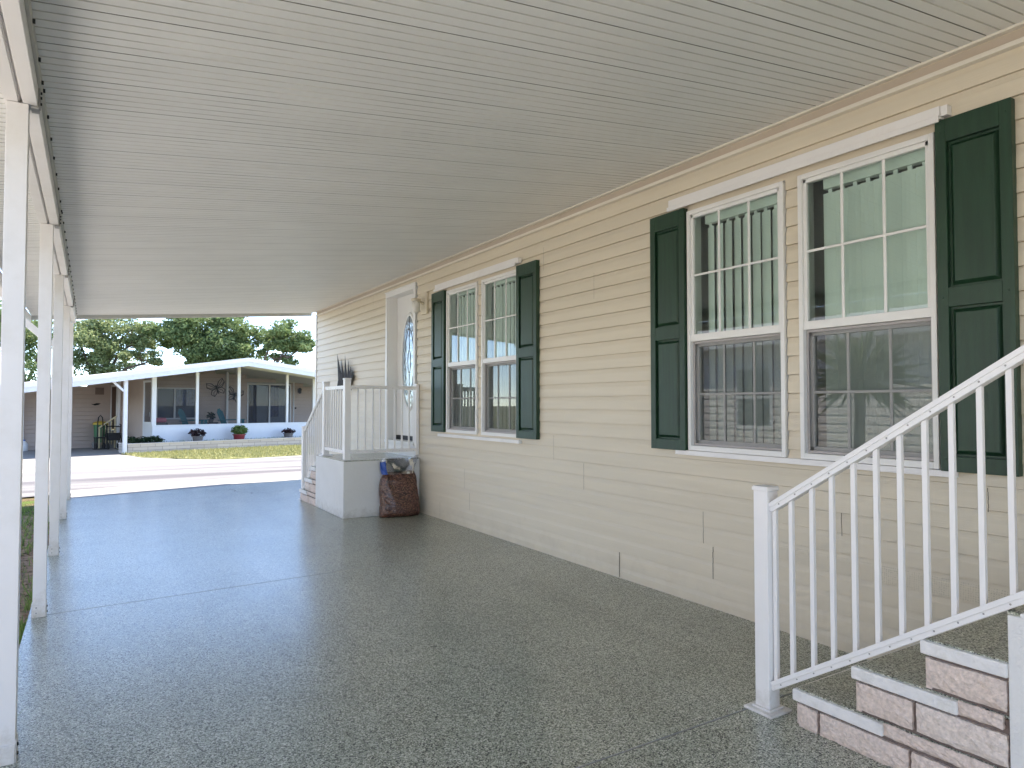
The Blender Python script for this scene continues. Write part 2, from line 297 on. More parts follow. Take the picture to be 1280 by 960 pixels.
# ------------------------------------------------------------------ mesh helper
class MB:
    def __init__(self, T=None):
        self.v = []; self.f = []; self.mi = []; self.tone = None; self.T = T
    def add(self, verts, faces, m=0):
        b = len(self.v)
        for p in verts:
            self.v.append(tuple(self.T(*p)) if self.T else tuple(p))
        for f in faces:
            self.f.append(tuple(b + i for i in f)); self.mi.append(m)
    def quad(self, a, b, c, d, m=0): self.add([a, b, c, d], [(0, 1, 2, 3)], m)
    def box(self, x0, x1, y0, y1, z0, z1, m=0):
        self.add([(x0, y0, z0), (x1, y0, z0), (x1, y1, z0), (x0, y1, z0), (x0, y0, z1), (x1, y0, z1), (x1, y1, z1), (x0, y1, z1)],
                 [(0, 3, 2, 1), (4, 5, 6, 7), (0, 1, 5, 4), (1, 2, 6, 5), (2, 3, 7, 6), (3, 0, 4, 7)], m)
    def beam(self, p0, p1, w, hgt, up=(0, 0, 1), m=0):
        """square bar from p0 to p1; w across, hgt along up"""
        p0 = Vector(p0); p1 = Vector(p1); d = (p1 - p0).normalized(); up = Vector(up)
        s = d.cross(up)
        if s.length < 1e-5: s = d.cross(Vector((1, 0, 0)))
        s.normalize(); u = s.cross(d).normalized()
        pts = []
        for p in (p0, p1):
            for a, b in ((-1, -1), (1, -1), (1, 1), (-1, 1)):
                pts.append(p + s * (a * w / 2) + u * (b * hgt / 2))
        self.add(pts, [(0, 1, 2, 3), (7, 6, 5, 4), (0, 4, 5, 1), (1, 5, 6, 2), (2, 6, 7, 3), (3, 7, 4, 0)], m)
    def tube(self, pts, r, n=8, m=0, caps=True):
        pts = [Vector(p) for p in pts]
        rs = r if isinstance(r, (list, tuple)) else [r] * len(pts)
        rings = []
        prev = None
        for i, p in enumerate(pts):
            if i == 0: d = pts[1] - p
            elif i == len(pts) - 1: d = p - pts[i - 1]
            else: d = pts[i + 1] - pts[i - 1]
            d.normalize()
            if prev is None:
                a = d.cross(Vector((0.3, 0.2, 1)))
                if a.length < 1e-3: a = d.cross(Vector((1, 0, 0)))
            else: a = prev - d * prev.dot(d)
            a.normalize(); prev = a; b = d.cross(a)
            rings.append([p + (a * math.cos(2 * math.pi * k / n) + b * math.sin(2 * math.pi * k / n)) * rs[i] for k in range(n)])
        vs = [q for rg in rings for q in rg]; fs = []
        for i in range(len(pts) - 1):
            for k in range(n):
                fs.append((i * n + k, i * n + (k + 1) % n, (i + 1) * n + (k + 1) % n, (i + 1) * n + k))
        if caps:
            fs.append(tuple(range(n - 1, -1, -1))); fs.append(tuple((len(pts) - 1) * n + k for k in range(n)))
        self.add(vs, fs, m)
    def lathe(self, prof, c, n=18, m=0):
        vs = []; fs = []
        for r, z in prof:
            for k in range(n):
                a = 2 * math.pi * k / n; vs.append((c[0] + r * math.cos(a), c[1] + r * math.sin(a), c[2] + z))
        for i in range(len(prof) - 1):
            for k in range(n):
                fs.append((i * n + k, i * n + (k + 1) % n, (i + 1) * n + (k + 1) % n, (i + 1) * n + k))
        fs.append(tuple(range(n - 1, -1, -1))); fs.append(tuple((len(prof) - 1) * n + k for k in range(n)))
        self.add(vs, fs, m)
    def prism(self, poly, z0, z1, m=0, axis='z'):
        """closed outline swept between two heights (axis z) or along x / y"""
        n = len(poly)
        if axis == 'z': P = [(a, b, z0) for a, b in poly] + [(a, b, z1) for a, b in poly]
        elif axis == 'x': P = [(z0, a, b) for a, b in poly] + [(z1, a, b) for a, b in poly]
        else: P = [(a, z0, b) for a, b in poly] + [(a, z1, b) for a, b in poly]
        F = [tuple(range(n - 1, -1, -1)), tuple(range(n, 2 * n))] + [(i, (i + 1) % n, n + (i + 1) % n, n + i) for i in range(n)]
        self.add(P, F, m)
    def build(self, name, mats, parent=None, bevel=0.0, smooth=False, loc=None, fix=True):
        me = bpy.data.meshes.new(name)
        off = Vector((0, 0, 0))
        if parent is not None:
            off = world_loc(parent)
        if loc is not None: off = Vector(loc)
        me.from_pydata([tuple(Vector(p) - off) for p in self.v], [], self.f)
        if not isinstance(mats, (list, tuple)): mats = [mats]
        for mm in mats: me.materials.append(mm)
        if len(mats) > 1: me.polygons.foreach_set('material_index', self.mi)
        if self.tone is not None:
            at = me.attributes.new('tone', 'FLOAT', 'FACE'); at.data.foreach_set('value', self.tone)
        if fix:
            import bmesh
            bm = bmesh.new(); bm.from_mesh(me); bmesh.ops.recalc_face_normals(bm, faces=bm.faces); bm.to_mesh(me); bm.free()
        if smooth: me.polygons.foreach_set('use_smooth', [True] * len(me.polygons))
        o = bpy.data.objects.new(name, me); COL.objects.link(o)
        if parent is not None:
            o.parent = parent
            if loc is not None: o.location = Vector(loc) - world_loc(parent)
        elif loc is not None: o.location = loc
        if bevel > 0:
            bv = o.modifiers.new('bevel', 'BEVEL'); bv.width = bevel; bv.segments = 2; bv.limit_method = 'ANGLE'
        return o
def world_loc(o):
    v = Vector((0, 0, 0))
    while o is not None: v += o.location; o = o.parent
    return v
def tag(o, label=None, cat=None, group=None, kind=None):
    if label: o['label'] = label
    if cat: o['category'] = cat
    if group: o['group'] = group
    if kind: o['kind'] = kind
    return o
def thing(name, loc, label, cat, group=None):
    o = bpy.data.objects.new(name, None); COL.objects.link(o); o.location = loc
    o.empty_display_size = 0.1
    return tag(o, label, cat, group)
def dup(o, off, parent=None):
    c = o.copy(); COL.objects.link(c); c.parent = parent or o.parent; c.location = o.location + Vector(off)
    return c

# ------------------------------------------------------------------ camera, light, sky
cam_d = bpy.data.cameras.new('camera'); cam = bpy.data.objects.new('camera', cam_d); COL.objects.link(cam)
cam_d.sensor_width = 36.0; cam_d.lens = 850 / 1280 * 36; cam_d.clip_end = 2000; cam_d.clip_start = 0.05
yaw = math.atan(527 / 850); pitch = math.atan(25 / 850)
cam.location = (0, 0, H_EYE)
cam.rotation_euler = (math.pi / 2 + pitch, 0, -yaw)
scene.camera = cam

SUN = Vector((0.42, 0.06, 0.90)).normalized()
elev = math.asin(SUN.z); az = math.atan2(SUN.x, SUN.y)
w = bpy.data.worlds.new('World'); scene.world = w; w.use_nodes = True
nt = w.node_tree; nt.nodes.clear()
wo = nt.nodes.new('ShaderNodeOutputWorld'); bg = nt.nodes.new('ShaderNodeBackground'); sk = nt.nodes.new('ShaderNodeTexSky')
sk.sky_type = 'NISHITA'; sk.sun_disc = False; sk.sun_elevation = elev; sk.sun_rotation = az; sk.air_density = 0.55; sk.dust_density = 0.0; sk.ozone_density = 2.5
bg.inputs[1].default_value = 0.15
nt.links.new(sk.outputs[0], bg.inputs[0]); nt.links.new(bg.outputs[0], wo.inputs[0])
sl = bpy.data.lights.new('sun', 'SUN'); sl.energy = 2.6; sl.angle = math.radians(0.5); sl.color = (1.0, 0.96, 0.90)
so = bpy.data.objects.new('sun', sl); COL.objects.link(so); so.location = (10, 5, 30)
so.rotation_euler = (-SUN).to_track_quat('-Z', 'Y').to_euler()
scene.view_settings.view_transform = 'Standard'; scene.view_settings.look = 'None'
scene.view_settings.gamma = 1.0; scene.view_settings.use_curve_mapping = False
scene.view_settings.exposure = 2.55
scene.view_settings.use_white_balance = True; scene.view_settings.white_balance_temperature = 7350; scene.view_settings.white_balance_tint = 11
cy = scene.cycles
cy.max_bounces = 14; cy.diffuse_bounces = 8; cy.glossy_bounces = 4; cy.transparent_max_bounces = 16; cy.use_denoising = True
cy.caustics_reflective = False; cy.caustics_refractive = False

# ------------------------------------------------------------------ local frame of the house across the street
A0 = Vector((0.983, 22.957, 0)); DD = Vector((0.96865, 0.24844, 0)); NN = Vector((-0.24844, 0.96865, 0))
def F(t, o, z):
    return A0 + DD * t + NN * o + Vector((0, 0, z))

# ------------------------------------------------------------------ ground, slab, street
g = MB(); g.quad((-400, -400, GZ - 0.012), (400, -400, GZ - 0.012), (400, 400, GZ - 0.012), (-400, 400, GZ - 0.012))
tag(g.build('ground', ground_m), kind='structure')
def slab_end(x): return 12.03 + (x + 0.22) * 0.232
def j1(x): return 5.505 + (x + 0.217) * 0.0665
XL, XR = -0.325, 3.70
fl = MB()
def slab_piece(pts):
    n = len(pts)
    fl.add([(x, y, 0) for x, y in pts], [tuple(range(n))], 0)
    fl.add([(x, y, 0) for x, y in pts] + [(x, y, -0.16) for x, y in pts], [(i, (i + 1) % n, n + (i + 1) % n, n + i) for i in range(n)], 1)
gp = 0.005
slab_piece([(XL, -7), (XR, -7), (XR, 2.118 - gp), (XL, 2.135 - gp)])
slab_piece([(XL, 2.135 + gp), (XR, 2.118 + gp), (XR, j1(XR) - gp), (XL, j1(XL) - gp)])
slab_piece([(XL, j1(XL) + gp), (XR, j1(XR) + gp), (XR, slab_end(XR)), (XL, slab_end(XL))])
fl.quad((XL + .01, -6.9, -0.005), (XR, -6.9, -0.005), (XR, 11.5, -0.005), (XL + .01, 11.5, -0.005), 2)
# hairline crack near the street end
ck = [(1.95, 11.95), (2.02, 11.75), (1.98, 11.62), (2.2, 11.35), (2.16, 11.2), (2.42, 11.22), (2.7, 11.36)]
for a, b in zip(ck, ck[1:]):
    d = Vector((b[0] - a[0], b[1] - a[1])).normalized() * 0.006
    fl.quad((a[0] + d.y, a[1] - d.x, .003), (b[0] + d.y, b[1] - d.x, .003), (b[0] - d.y, b[1] + d.x, .003), (a[0] - d.y, a[1] + d.x, .003), 2)
tag(fl.build('carport_floor', [floor_m, slab_edge, black], fix=False), kind='structure')

def sheet(name, pts, z, m):
    s = MB(); s.add([(p[0], p[1], z) for p in pts], [tuple(range(len(pts)))])
    return tag(s.build(name, m), kind='structure')
def FL(t, o): p = F(t, o, 0); return (p.x, p.y)
sheet('driveway_apron', [(XL, slab_end(XL) + .002), (4.6, slab_end(4.6) + .002), FL(4.0, -9.0), FL(-3.95, -9.0)], -0.02, concrete)
sheet('road', [FL(-60, -9.0), FL(60, -9.0), FL(60, -4.5), FL(-60, -4.5)], GZ + 0.012, road_m)
sheet('pavement', [FL(-60, -4.5), FL(60, -4.5), FL(60, -2.9), FL(-60, -2.9)], GZ + 0.008, concrete)
sheet('driveway', [FL(-3.6, -3.1), FL(0.3, -3.1), FL(-.28, -.1), FL(-.08, 0.0), FL(0.9, 5.0), FL(-3.6, 5.0)], GZ + 0.012, concrete)
sheet('side_bounce_sheet', [(-4.9, -14), (-1.95, -14), (-1.95, 11), (-4.9, 11)], GZ + 0.004, bounce_concrete)  # unseen sheet, added to bounce sunlight into the carport
sheet('rear_bounce_sheet', [(-1.94, -16), (3.7, -16), (3.7, -7.01), (-1.94, -7.01)], GZ + 0.004, bounce_concrete)  # added out of view behind the camera, throws more light under the roof
dirt = sheet('dirt_strip', [(-1.9, -7), (XL - .01, -7), (XL - .01, 11.2), (-1.9, 11.0)], GZ - 0.004, dirt_m)

def blades(mb, pt, hgt, wid, lean=0.6):
    a = R.uniform(0, 6.283); dx, dy = math.cos(a), math.sin(a)
    l = R.uniform(0, lean) * hgt; b = R.uniform(0, 6.283)
    x, y, z = pt
    mb.add([(x - dx * wid, y - dy * wid, z), (x + dx * wid, y + dy * wid, z), (x + math.cos(b) * l, y + math.sin(b) * l, z + hgt)], [(0, 1, 2)])
    mb.tone.append(R.random())
# lawn across the street
def lawn_poly(t, o):
    if not (-0.2 < t < 9.5 and -4.3 < o < -0.02): return False
    edge = -4.0 - 0.03 * t + 2.3 * max(0, 1 - (t + 0.2) / 1.6) ** 1.7
    return o > edge
lawn = MB(); lawn.tone = []
cnt = 0
while cnt < 26000:
    t = R.uniform(-0.25, 9.5); o = R.uniform(-4.4, 0)
    if lawn_poly(t, o):
        p = F(t, o, GZ + 0.02); blades(lawn, p, R.uniform(.03, .085), R.uniform(.008, .02)); cnt += 1
tag(lawn.build('lawn_grass', grass_leaf, fix=False), kind='stuff')
pts = []
for i in range(13):
    t = -0.2 + i * 0.15; pts.append((t, -4.0 - 0.03 * t + 2.3 * max(0, 1 - (t + 0.2) / 1.6) ** 1.7))
pts += [(9.5, -4.28), (9.5, 0.02), (-0.12, 0.02)]
turf = simple('lawn_turf', (0.29, 0.29, 0.13), 1.0, 0.3, 6, 0.5, 50, spec=0.1)
lw = MB(); n = len(pts)
lw.add([tuple(F(t, o, GZ + 0.03)) for t, o in pts] + [tuple(F(t, o, GZ - .01)) for t, o in pts], [tuple(range(n))] + [(i, (i + 1) % n, n + (i + 1) % n, n + i) for i in range(n)])
tag(lw.build('lawn', turf), kind='structure')
# weeds and grass tufts along the slab
sg = MB(); sg.tone = []
for k in range(150):
    cx = R.uniform(-1.7, -0.40); cyy = R.uniform(3.0, 12.0)
    if cyy < 7.5 and R.random() < .55: continue
    for q in range(R.randint(25, 60)):
        p = (cx + R.gauss(0, .12), cyy + R.gauss(0, .15), GZ - .004)
        if p[0] > XL - .015: continue
        blades(sg, p, R.uniform(.03, .12), R.uniform(.003, .007), 0.9)
for k in range(26):
    cyy = R.uniform(3.2, 9.5)
    for q in range(14):
        blades(sg, (XL - .012 - abs(R.gauss(0, .02)), cyy + R.gauss(0, .04), GZ), R.uniform(.05, .13), .004, 1.2)
tag(sg.build('side_grass', lush_leaf, fix=False), kind='stuff')
lit = MB(); lit.tone = []
for k in range(2600):
    x = R.uniform(-1.8, -.34); y = R.uniform(3, 11.5); a = R.uniform(0, 6.28); l = R.uniform(.01, .03); wd = l * .4
    dx, dy = math.cos(a), math.sin(a); z = GZ + R.uniform(0.002, .012)
    lit.add([(x - dx * l, y - dy * l, z), (x - dy * wd, y + dx * wd, z + R.uniform(0, .012)), (x + dx * l, y + dy * l, z), (x + dy * wd, y - dx * wd, z + R.uniform(0, .01))], [(0, 1, 2, 3)])
    lit.tone.append(R.random())
leaf_litter = mk_leaf('leaf_litter', (0.09, 0.05, 0.03), (0.28, 0.18, 0.10), 0.1)
tag(lit.build('fallen_leaves', leaf_litter, fix=False), kind='stuff')

# ------------------------------------------------------------------ our house
def siding_profile(H, z0, z1, phase, cuts):
    """dutch lap: flat face that leans out to a butt, cove above; returns [(depth, z)]"""
    base = [(0.0, 0.013), (0.55, 0.0105), (0.66, 0.0095), (0.78, 0.0055), (0.9, 0.002), (0.972, 0.001), (0.973, -0.010), (0.999, -0.010)]
    out = []
    k = math.floor((z0 - phase) / H)
    while True:
        zb = phase + k * H
        if zb > z1: break
        for fr, d in base: out.append((d, zb + fr * H))
        k += 1
    # insert cut heights
    for c in list(cuts) + [z0, z1]:
        for i in range(len(out) - 1):
            if out[i][1] < c < out[i + 1][1] - 1e-9:
                t = (c - out[i][1]) / (out[i + 1][1] - out[i][1])
                out.insert(i + 1, (out[i][0] + t * (out[i + 1][0] - out[i][0]), c)); break
    return [p for p in out if z0 - 1e-6 <= p[1] <= z1 + 1e-6]
def siding_wall(mb, fn, a0, a1, z0, z1, H, phase, openings, m=0, vent=None):
    """fn(along, depth, z) -> point"""
    cuts = [c for op in openings for c in op[2:4]]
    P = siding_profile(H, z0, z1, phase, cuts)
    for (d0, za), (d1, zb) in zip(P, P[1:]):
        mid = (za + zb) / 2
        segs = [(a0, a1)]
        for (p, q, lo, hi) in openings:
            if lo < mid < hi:
                ns = []
                for s0, s1 in segs:
                    if q <= s0 or p >= s1: ns.append((s0, s1)); continue
                    if p > s0: ns.append((s0, p))
                    if q < s1: ns.append((q, s1))
                segs = ns
        for s0, s1 in segs:
            mm = m
            if vent and vent[2] < mid < vent[3] and d0 > .005 and s1 > vent[0]:
                if s0 < vent[1]:
                    mb.quad(fn(s0, d0, za), fn(min(s1, vent[1]), d0, za), fn(min(s1, vent[1]), d1, zb), fn(s0, d1, zb), 2)
                    if s1 > vent[1]: mb.quad(fn(vent[1], d0, za), fn(s1, d0, za), fn(s1, d1, zb), fn(vent[1], d1, zb), m)
                    continue
            mb.quad(fn(s0, d0, za), fn(s1, d0, za), fn(s1, d1, zb), fn(s0, d1, zb), mm)

WIN = [(2.669, 3.47, 1.072, 2.785), (1.78, 2.566, 1.072, 2.785), (6.60, 7.36, 1.062, 2.76), (5.752, 6.495, 1.062, 2.76)]
DOOR = (8.33, 9.31, 0.73, 2.97)
DOOR_CUT = (8.26, 9.358, 0.70, 3.0)
house = thing('mobile_home', (WX, 5, 0), 'cream sided mobile home with green shutters standing along the carport', 'house')
wl = MB()
fnw = lambda a, d, z: (WX - d, a, z)
ops = [(a - .006, b + .006, c + .01, d + .006) for a, b, c, d in WIN] + [DOOR_CUT]
siding_wall(wl, fnw, -7, 12.915, 0.0, 3.2, 0.1145, 0.0925, ops, 0, (-7, 2.93, 0.435, 0.52))
# lapped panel ends: a thin shadow gap over two courses
for y, za, zb, wd in [(4.237, .006, .205, .007), (3.35, .43, .65, .003), (3.265, .2, .42, .005), (6.79, .21, .40, .003), (6.91, .437, .66, .002), (5.15, .885, 1.11, .002),
                      (4.70, .66, .885, .003), (5.31, 2.67, 2.89, .002), (1.572, .885, 1.0, .003), (2.32, .65, .78, .003), (7.55, .006, .2, .002), (9.9, 2.9, 3.06, .002), (10.6, 1.2, 1.4, .002), (4.55, 2.3, 2.52, .002)]:
    n = 6
    for i in range(n):
        z0 = za + (zb - za) * i / n; z1 = za + (zb - za) * (i + 1) / n
        j = R.uniform(-.0015, .0015)
        wl.quad((WX - .0142, y + j - wd / 2, z0), (WX - .0142, y + j + wd / 2, z0), (WX - .0142, y + j + wd / 2, z1), (WX - .0142, y + j - wd / 2, z1), 1)
# wall returns at the street end
fne = lambda a, d, z: (a, 12.95 + d, z)
siding_wall(wl, fne, WX, WX + 4.2, 0.0, 3.2, 0.1145, 0.0925, [], 0)
wl.build('wall', [siding, simple('siding_gap', (0.10, 0.08, 0.06), .9), siding_vent], house, fix=False)
hb = MB()   # closed shell behind the siding
hb.box(WX + 0.14, WX + 4.2, -7, 12.93, 3.21, 3.26)
hb.prism([(-0.0, 3.262), (4.4, 3.262), (2.2, 3.75)], -7, 13.1, axis='y') if False else None
hb.box(WX + 4.21, WX + 4.25, -7, 12.93, 0, 3.2); hb.box(WX + .16, WX + 4.2, -7.05, -7, 0, 3.2)
hb.build('roof_deck', roof_white, house)
rf = MB()
rf.prism([(WX - .02, 3.265), (WX + 4.4, 3.265), (WX + 2.2, 3.80)], -7, 13.15, axis='y')
rf.build('roof', roof_white, house)
cp = MB(); cp.box(WX - .02, WX + .05, 12.93, 13.0, 0, 3.06); cp.build('corner_trim', trim_cream, house, .004)
fr = MB()
fr.box(WX - .035, WX + .01, -7, 12.99, 3.068, 3.092)
fr.box(WX - .012, WX + .01, -7, 12.985, 3.095, 3.145, 1)
fr.box(WX - .045, WX + .01, -7, 12.99, 3.147, 3.172)
fr.build('frieze_trim', [trim_cream, simple('frieze_shade_band', (.50, .42, .34), .6, .05)], house, .003)  # siding between the beads, its shade painted in as a darker brown

def make_window(y0, y1, z0, z1, closed, vane0):
    f = MB(); fw = .05
    # outer frame, proud of the wall
    X0, X1 = WX - .032, WX + .09
    f.box(X0, X1, y0, y0 + .028, z0, z1); f.box(X0, X1, y1 - .028, y1, z0, z1)
    f.box(X0, X1, y0 + .028, y1 - .028, z0, z0 + .035); f.box(X0, X1, y0 + .028, y1 - .028, z1 - .03, z1)
    zm = 1.868
    # upper sash
    xs0, xs1 = WX - .018, WX + .012
    ya, yb = y0 + .028, y1 - .028
    f.box(xs0, xs1, ya, ya + .022, zm, z1 - .03); f.box(xs0, xs1, yb - .022, yb, zm, z1 - .03)
    f.box(xs0, xs1, ya, yb, z1 - .055, z1 - .03); f.box(xs0 - .008, xs1, ya, yb, zm - .024, zm + .026)
    # lower sash sits deeper
    xl0, xl1 = WX + .022, WX + .05
    f.box(xl0, xl1, ya, ya + .03, z0 + .035, zm - .026); f.box(xl0, xl1, yb - .03, yb, z0 + .035, zm - .026)
    f.box(xl0, xl1, ya, yb, z0 + .035, z0 + .075); f.box(xl0, xl1, ya, yb, zm - .06, zm - .026)
    # muntins
    for k in (1, 2):
        yy = ya + (yb - ya) * k / 3
        f.box(WX - .010, WX - .002, yy - .009, yy + .009, zm + .026, z1 - .05)
        f.box(WX + .030, WX + .036, yy - .009, yy + .009, z0 + .07, zm - .06)
    zu = zm + (z1 - zm) * .5 - .01; zl = z0 + (zm - z0) * .5
    f.box(WX - .0115, WX - .003, ya + .02, yb - .02, zu - .008, zu + .008)
    f.box(WX + .029, WX + .0355, ya + .02, yb - .02, zl - .008, zl + .008)
    win = f.build('window', white_vinyl, house, .003)
    a = MB(); a.quad((WX + .001, yb - .02, zm + .02), (WX + .001, ya + .02, zm + .02), (WX + .001, ya + .02, z1 - .052), (WX + .001, yb - .02, z1 - .052)); a.build('pane', glass_up, win, fix=False)
    a = MB(); a.quad((WX + .038, yb - .028, z0 + .07), (WX + .038, ya + .028, z0 + .07), (WX + .038, ya + .028, zm - .05), (WX + .038, yb - .028, zm - .05)); a.build('pane', glass_low, win, fix=False)
    a = MB(); a.quad((WX + .004, ya + .002, z0 + .036), (WX + .004, yb - .002, z0 + .036), (WX + .004, yb - .002, zm - .024), (WX + .004, ya + .002, zm - .024))
    a.build('insect_screen', screen_m, win)
    a = MB()
    for yy in (ya + .008, yb - .008): a.box(WX - .002, WX + .010, yy - .007, yy + .007, z0 + .037, zm - .025)
    for zz in (z0 + .044, zm - .033): a.box(WX - .003, WX + .009, ya + .015, yb - .015, zz - .007, zz + .007)
    a.build('screen_frame', simple('screen_frame_grey', (0.42, 0.39, 0.38), .5) if 'screen_frame_grey' not in MATS else MATS['screen_frame_grey'], win)
    # vertical blind
    bl = MB(); zt = 2.685
    bl.box(WX + .085, WX + .135, y0 - .01, vane0 + .03, zt + .01, zt + .07, 0)
    yv = vane0; step = .078; ang = math.radians(10 if closed else (-6.5 if y0 > 5 else -17))
    i = 0
    while yv > y0 - .02:
        aa = ang + R.uniform(-.06, .06); hw = .0445
        nseg = 4; col = []
        for s in range(nseg + 1):
            u = -1 + 2 * s / nseg
            du = u * hw; bow = .006 * (1 - u * u)
            col.append((WX + .112 + math.sin(aa) * du - bow, yv - math.cos(aa) * du))
        for s in range(nseg):
            (xa, yA), (xb, yB) = col[s], col[s + 1]
            bl.quad((xa, yA, 1.0), (xb, yB, 1.0), (xb, yB, zt - .012), (xa, yA, zt - .012), 0)
        bl.box(WX + .107, WX + .117, yv - .012, yv + .012, zt - .014, zt + .012, 0)
        yv -= step; i += 1
    bl.build('vertical_blind', blind, win, fix=False)
    # dim room behind the opening
    rm = MB()
    X, Y0, Y1, Z0, Z1 = WX + 1.6, y0 - .045, y1 + .045, .9, 2.95
    rm.quad((X, Y0, Z0), (X, Y1, Z0), (X, Y1, Z1), (X, Y0, Z1)); rm.quad((WX + .09, Y0, Z0), (X, Y0, Z0), (X, Y0, Z1), (WX + .09, Y0, Z1))
    rm.quad((WX + .09, Y1, Z0), (X, Y1, Z0), (X, Y1, Z1), (WX + .09, Y1, Z1)); rm.quad((WX + .09, Y0, Z1), (X, Y0, Z1), (X, Y1, Z1), (WX + .09, Y1, Z1))
    rm.quad((WX + .09, Y0, Z0), (X, Y0, Z0), (X, Y1, Z0), (WX + .09, Y1, Z0))
    # inside wall face around the opening
    for (p, q, lo, hi) in ((Y0, y0 + .01, Z0, Z1), (y1 - .01, Y1, Z0, Z1), (y0, y1, Z0, z0 + .01), (y0, y1, z1 - .01, Z1)):
        rm.quad((WX + .092, p, lo), (WX + .092, q, lo), (WX + .092, q, hi), (WX + .092, p, hi))
    rm.build('room', room, win, fix=False)
    return win
make_window(*WIN[0], False, 3.37); make_window(*WIN[1], True, 2.44)
make_window(*WIN[2], False, 7.36); make_window(*WIN[3], False, 6.47)

def make_shutter(y0, y1, z0, z1):
    s = MB(); st = .05
    xf = WX - .052; xb = WX - .008
    pans = [(z0 + .075, z0 + (z1 - z0) * .463), (z0 + (z1 - z0) * .518, z1 - .115)]
    # stiles, rails
    s.box(xf, xb, y0, y0 + st, z0, z1); s.box(xf, xb, y1 - st, y1, z0, z1)
    zs = [z0] + [v for p in pans for v in p] + [z1]
    for a, b in ((zs[0], zs[1]), (zs[2], zs[3]), (zs[4], zs[5])): s.box(xf, xb, y0 + st, y1 - st, a, b)
    for a, b in pans:
        ya, yb = y0 + st, y1 - st; d1 = .03; d2 = .05
        deep = xf + .026; mid = xf + .006
        s.quad((deep, ya, a), (deep, yb, a), (deep, yb, b), (deep, ya, b))
        A = [(deep, ya + .012, a + .012), (deep, yb - .012, a + .012), (deep, yb - .012, b - .012), (deep, ya + .012, b - .012)]
        B = [(mid, ya + d1, a + d1), (mid, yb - d1, a + d1), (mid, yb - d1, b - d1), (mid, ya + d1, b - d1)]
        s.add([(p[0] - .0005, p[1], p[2]) for p in A] + B, [(0, 1, 5, 4), (1, 2, 6, 5), (2, 3, 7, 6), (3, 0, 4, 7), (4, 5, 6, 7)])
    for zz in (z0 + .06, (pans[0][1] + pans[1][0]) / 2, z1 - .06):
        for yy in (y0 + .025, y1 - .025):
            s.tube([(xf - .003, yy, zz), (xf + .002, yy, zz)], .006, 8)
    return s.build('shutter', green, house, .003)
make_shutter(3.478, 3.824, 1.067, 2.812); make_shutter(1.428, 1.764, 1.067, 2.825)
make_shutter(7.385, 7.735, 1.062, 2.776); make_shutter(5.383, 5.745, 1.062, 2.782)

def track(y0, y1, z, w0, w1):
    t = MB()
    t.prism([(WX - .014, z + .085), (WX - .060, z + .085), (WX - .060, z + .038), (WX - .050, z + .034), (WX - .078, z + .030), (WX - .078, z), (WX - .066, z), (WX - .066, z + .018), (WX - .014, z + .024)], y0, y1, axis='y')
    t.box(WX - .06, WX - .013, y0 - .035, y0 - .004, z + .03, z + .08)
    t.build('storm_track', white_alu, house, .0015)
    s = MB()
    s.box(WX - .046, WX - .012, w0, w1, z - 1.775, z - 1.742)
    s.box(WX - .05, WX - .04, w0, w1, z - 1.775, z - 1.77)
    s.build('storm_sill_track', white_alu, house, .0015)
track(1.735, 3.62, 2.812, 1.70, 3.58); track(5.73, 7.62, 2.782, 5.70, 7.56)

# door
dr = MB(); y0, y1, z0, z1 = DOOR
cw = .062
dr.box(WX - .03, WX + .01, y1 - .02, y1 - .02 + cw, .74, z1 + .03); dr.box(WX - .03, WX + .01, y0 - cw + .02, y0 + .02, .74, z1 + .03)
dr.box(WX - .031, WX + .01, y0 + .02, y1 - .02, z1 - .035, z1 + .028); dr.box(WX - .04, WX + .0, y0 - .05, y1 + .05, z1 + .028, z1 + .045)
dr.box(WX - .005, WX + .16, y0, y0 + .03, z0, z1); dr.box(WX - .005, WX + .16, y1 - .03, y1, z0, z1); dr.box(WX - .005, WX + .16, y0 + .03, y1 - .03, z1 - .03, z1)
dc = dr.build('door_casing', white_vinyl, house, .003)
th = MB(); th.box(WX - .045, WX + .16, y0 - .03, y1 + .03, .853, .893); th.box(WX - .02, WX + .02, y0 - .03, y1 + .03, .70, .852)
th.build('door_sill', white_vinyl, house, .003)
ds = MB()
dx = WX + .125
ds.box(dx, dx + .04, y0 + .032, y1 - .032, .955, z1 - .032)
oc = ((y0 + y1) / 2, 1.99); ra, rb = .245, .64
ring = 40
def ell(a, b, x):
    return [(x, oc[0] + a * math.cos(2 * math.pi * k / ring), oc[1] + b * math.sin(2 * math.pi * k / ring)) for k in range(ring)]
door = ds.build('door', door_white, house, .003)
o1 = MB()
r0, r1, r2, r3 = ell(ra + .055, rb + .055, dx - .002), ell(ra + .045, rb + .045, dx - .018), ell(ra + .012, rb + .012, dx - .018), ell(ra, rb, dx - .004)
vs = r0 + r1 + r2 + r3
o1.add(vs, [(i * ring + k, i * ring + (k + 1) % ring, (i + 1) * ring + (k + 1) % ring, (i + 1) * ring + k) for i in range(3) for k in range(ring)])
o1.build('oval_frame', door_white, door, smooth=True)
def mk_leaded():
    m, nt, out = new_mat('leaded_glass')
    b = N(nt, 'ShaderNodeBsdfPrincipled'); nt.links.new(b.outputs[0], out.inputs[0])
    b.inputs['Base Color'].default_value = (.30, .34, .37, 1); b.inputs['Roughness'].default_value = .12; b.inputs['Metallic'].default_value = .35
    v = coords(nt); n2 = N(nt, 'ShaderNodeTexNoise', i_Scale=14.0, i_Detail=2.0); nt.links.new(v, n2.inputs['Vector'])
    bp = N(nt, 'ShaderNodeBump', i_Strength=.35, i_Distance=.02); nt.links.new(n2.outputs['Fac'], bp.inputs['Height']); nt.links.new(bp.outputs[0], b.inputs['Normal'])
    return m
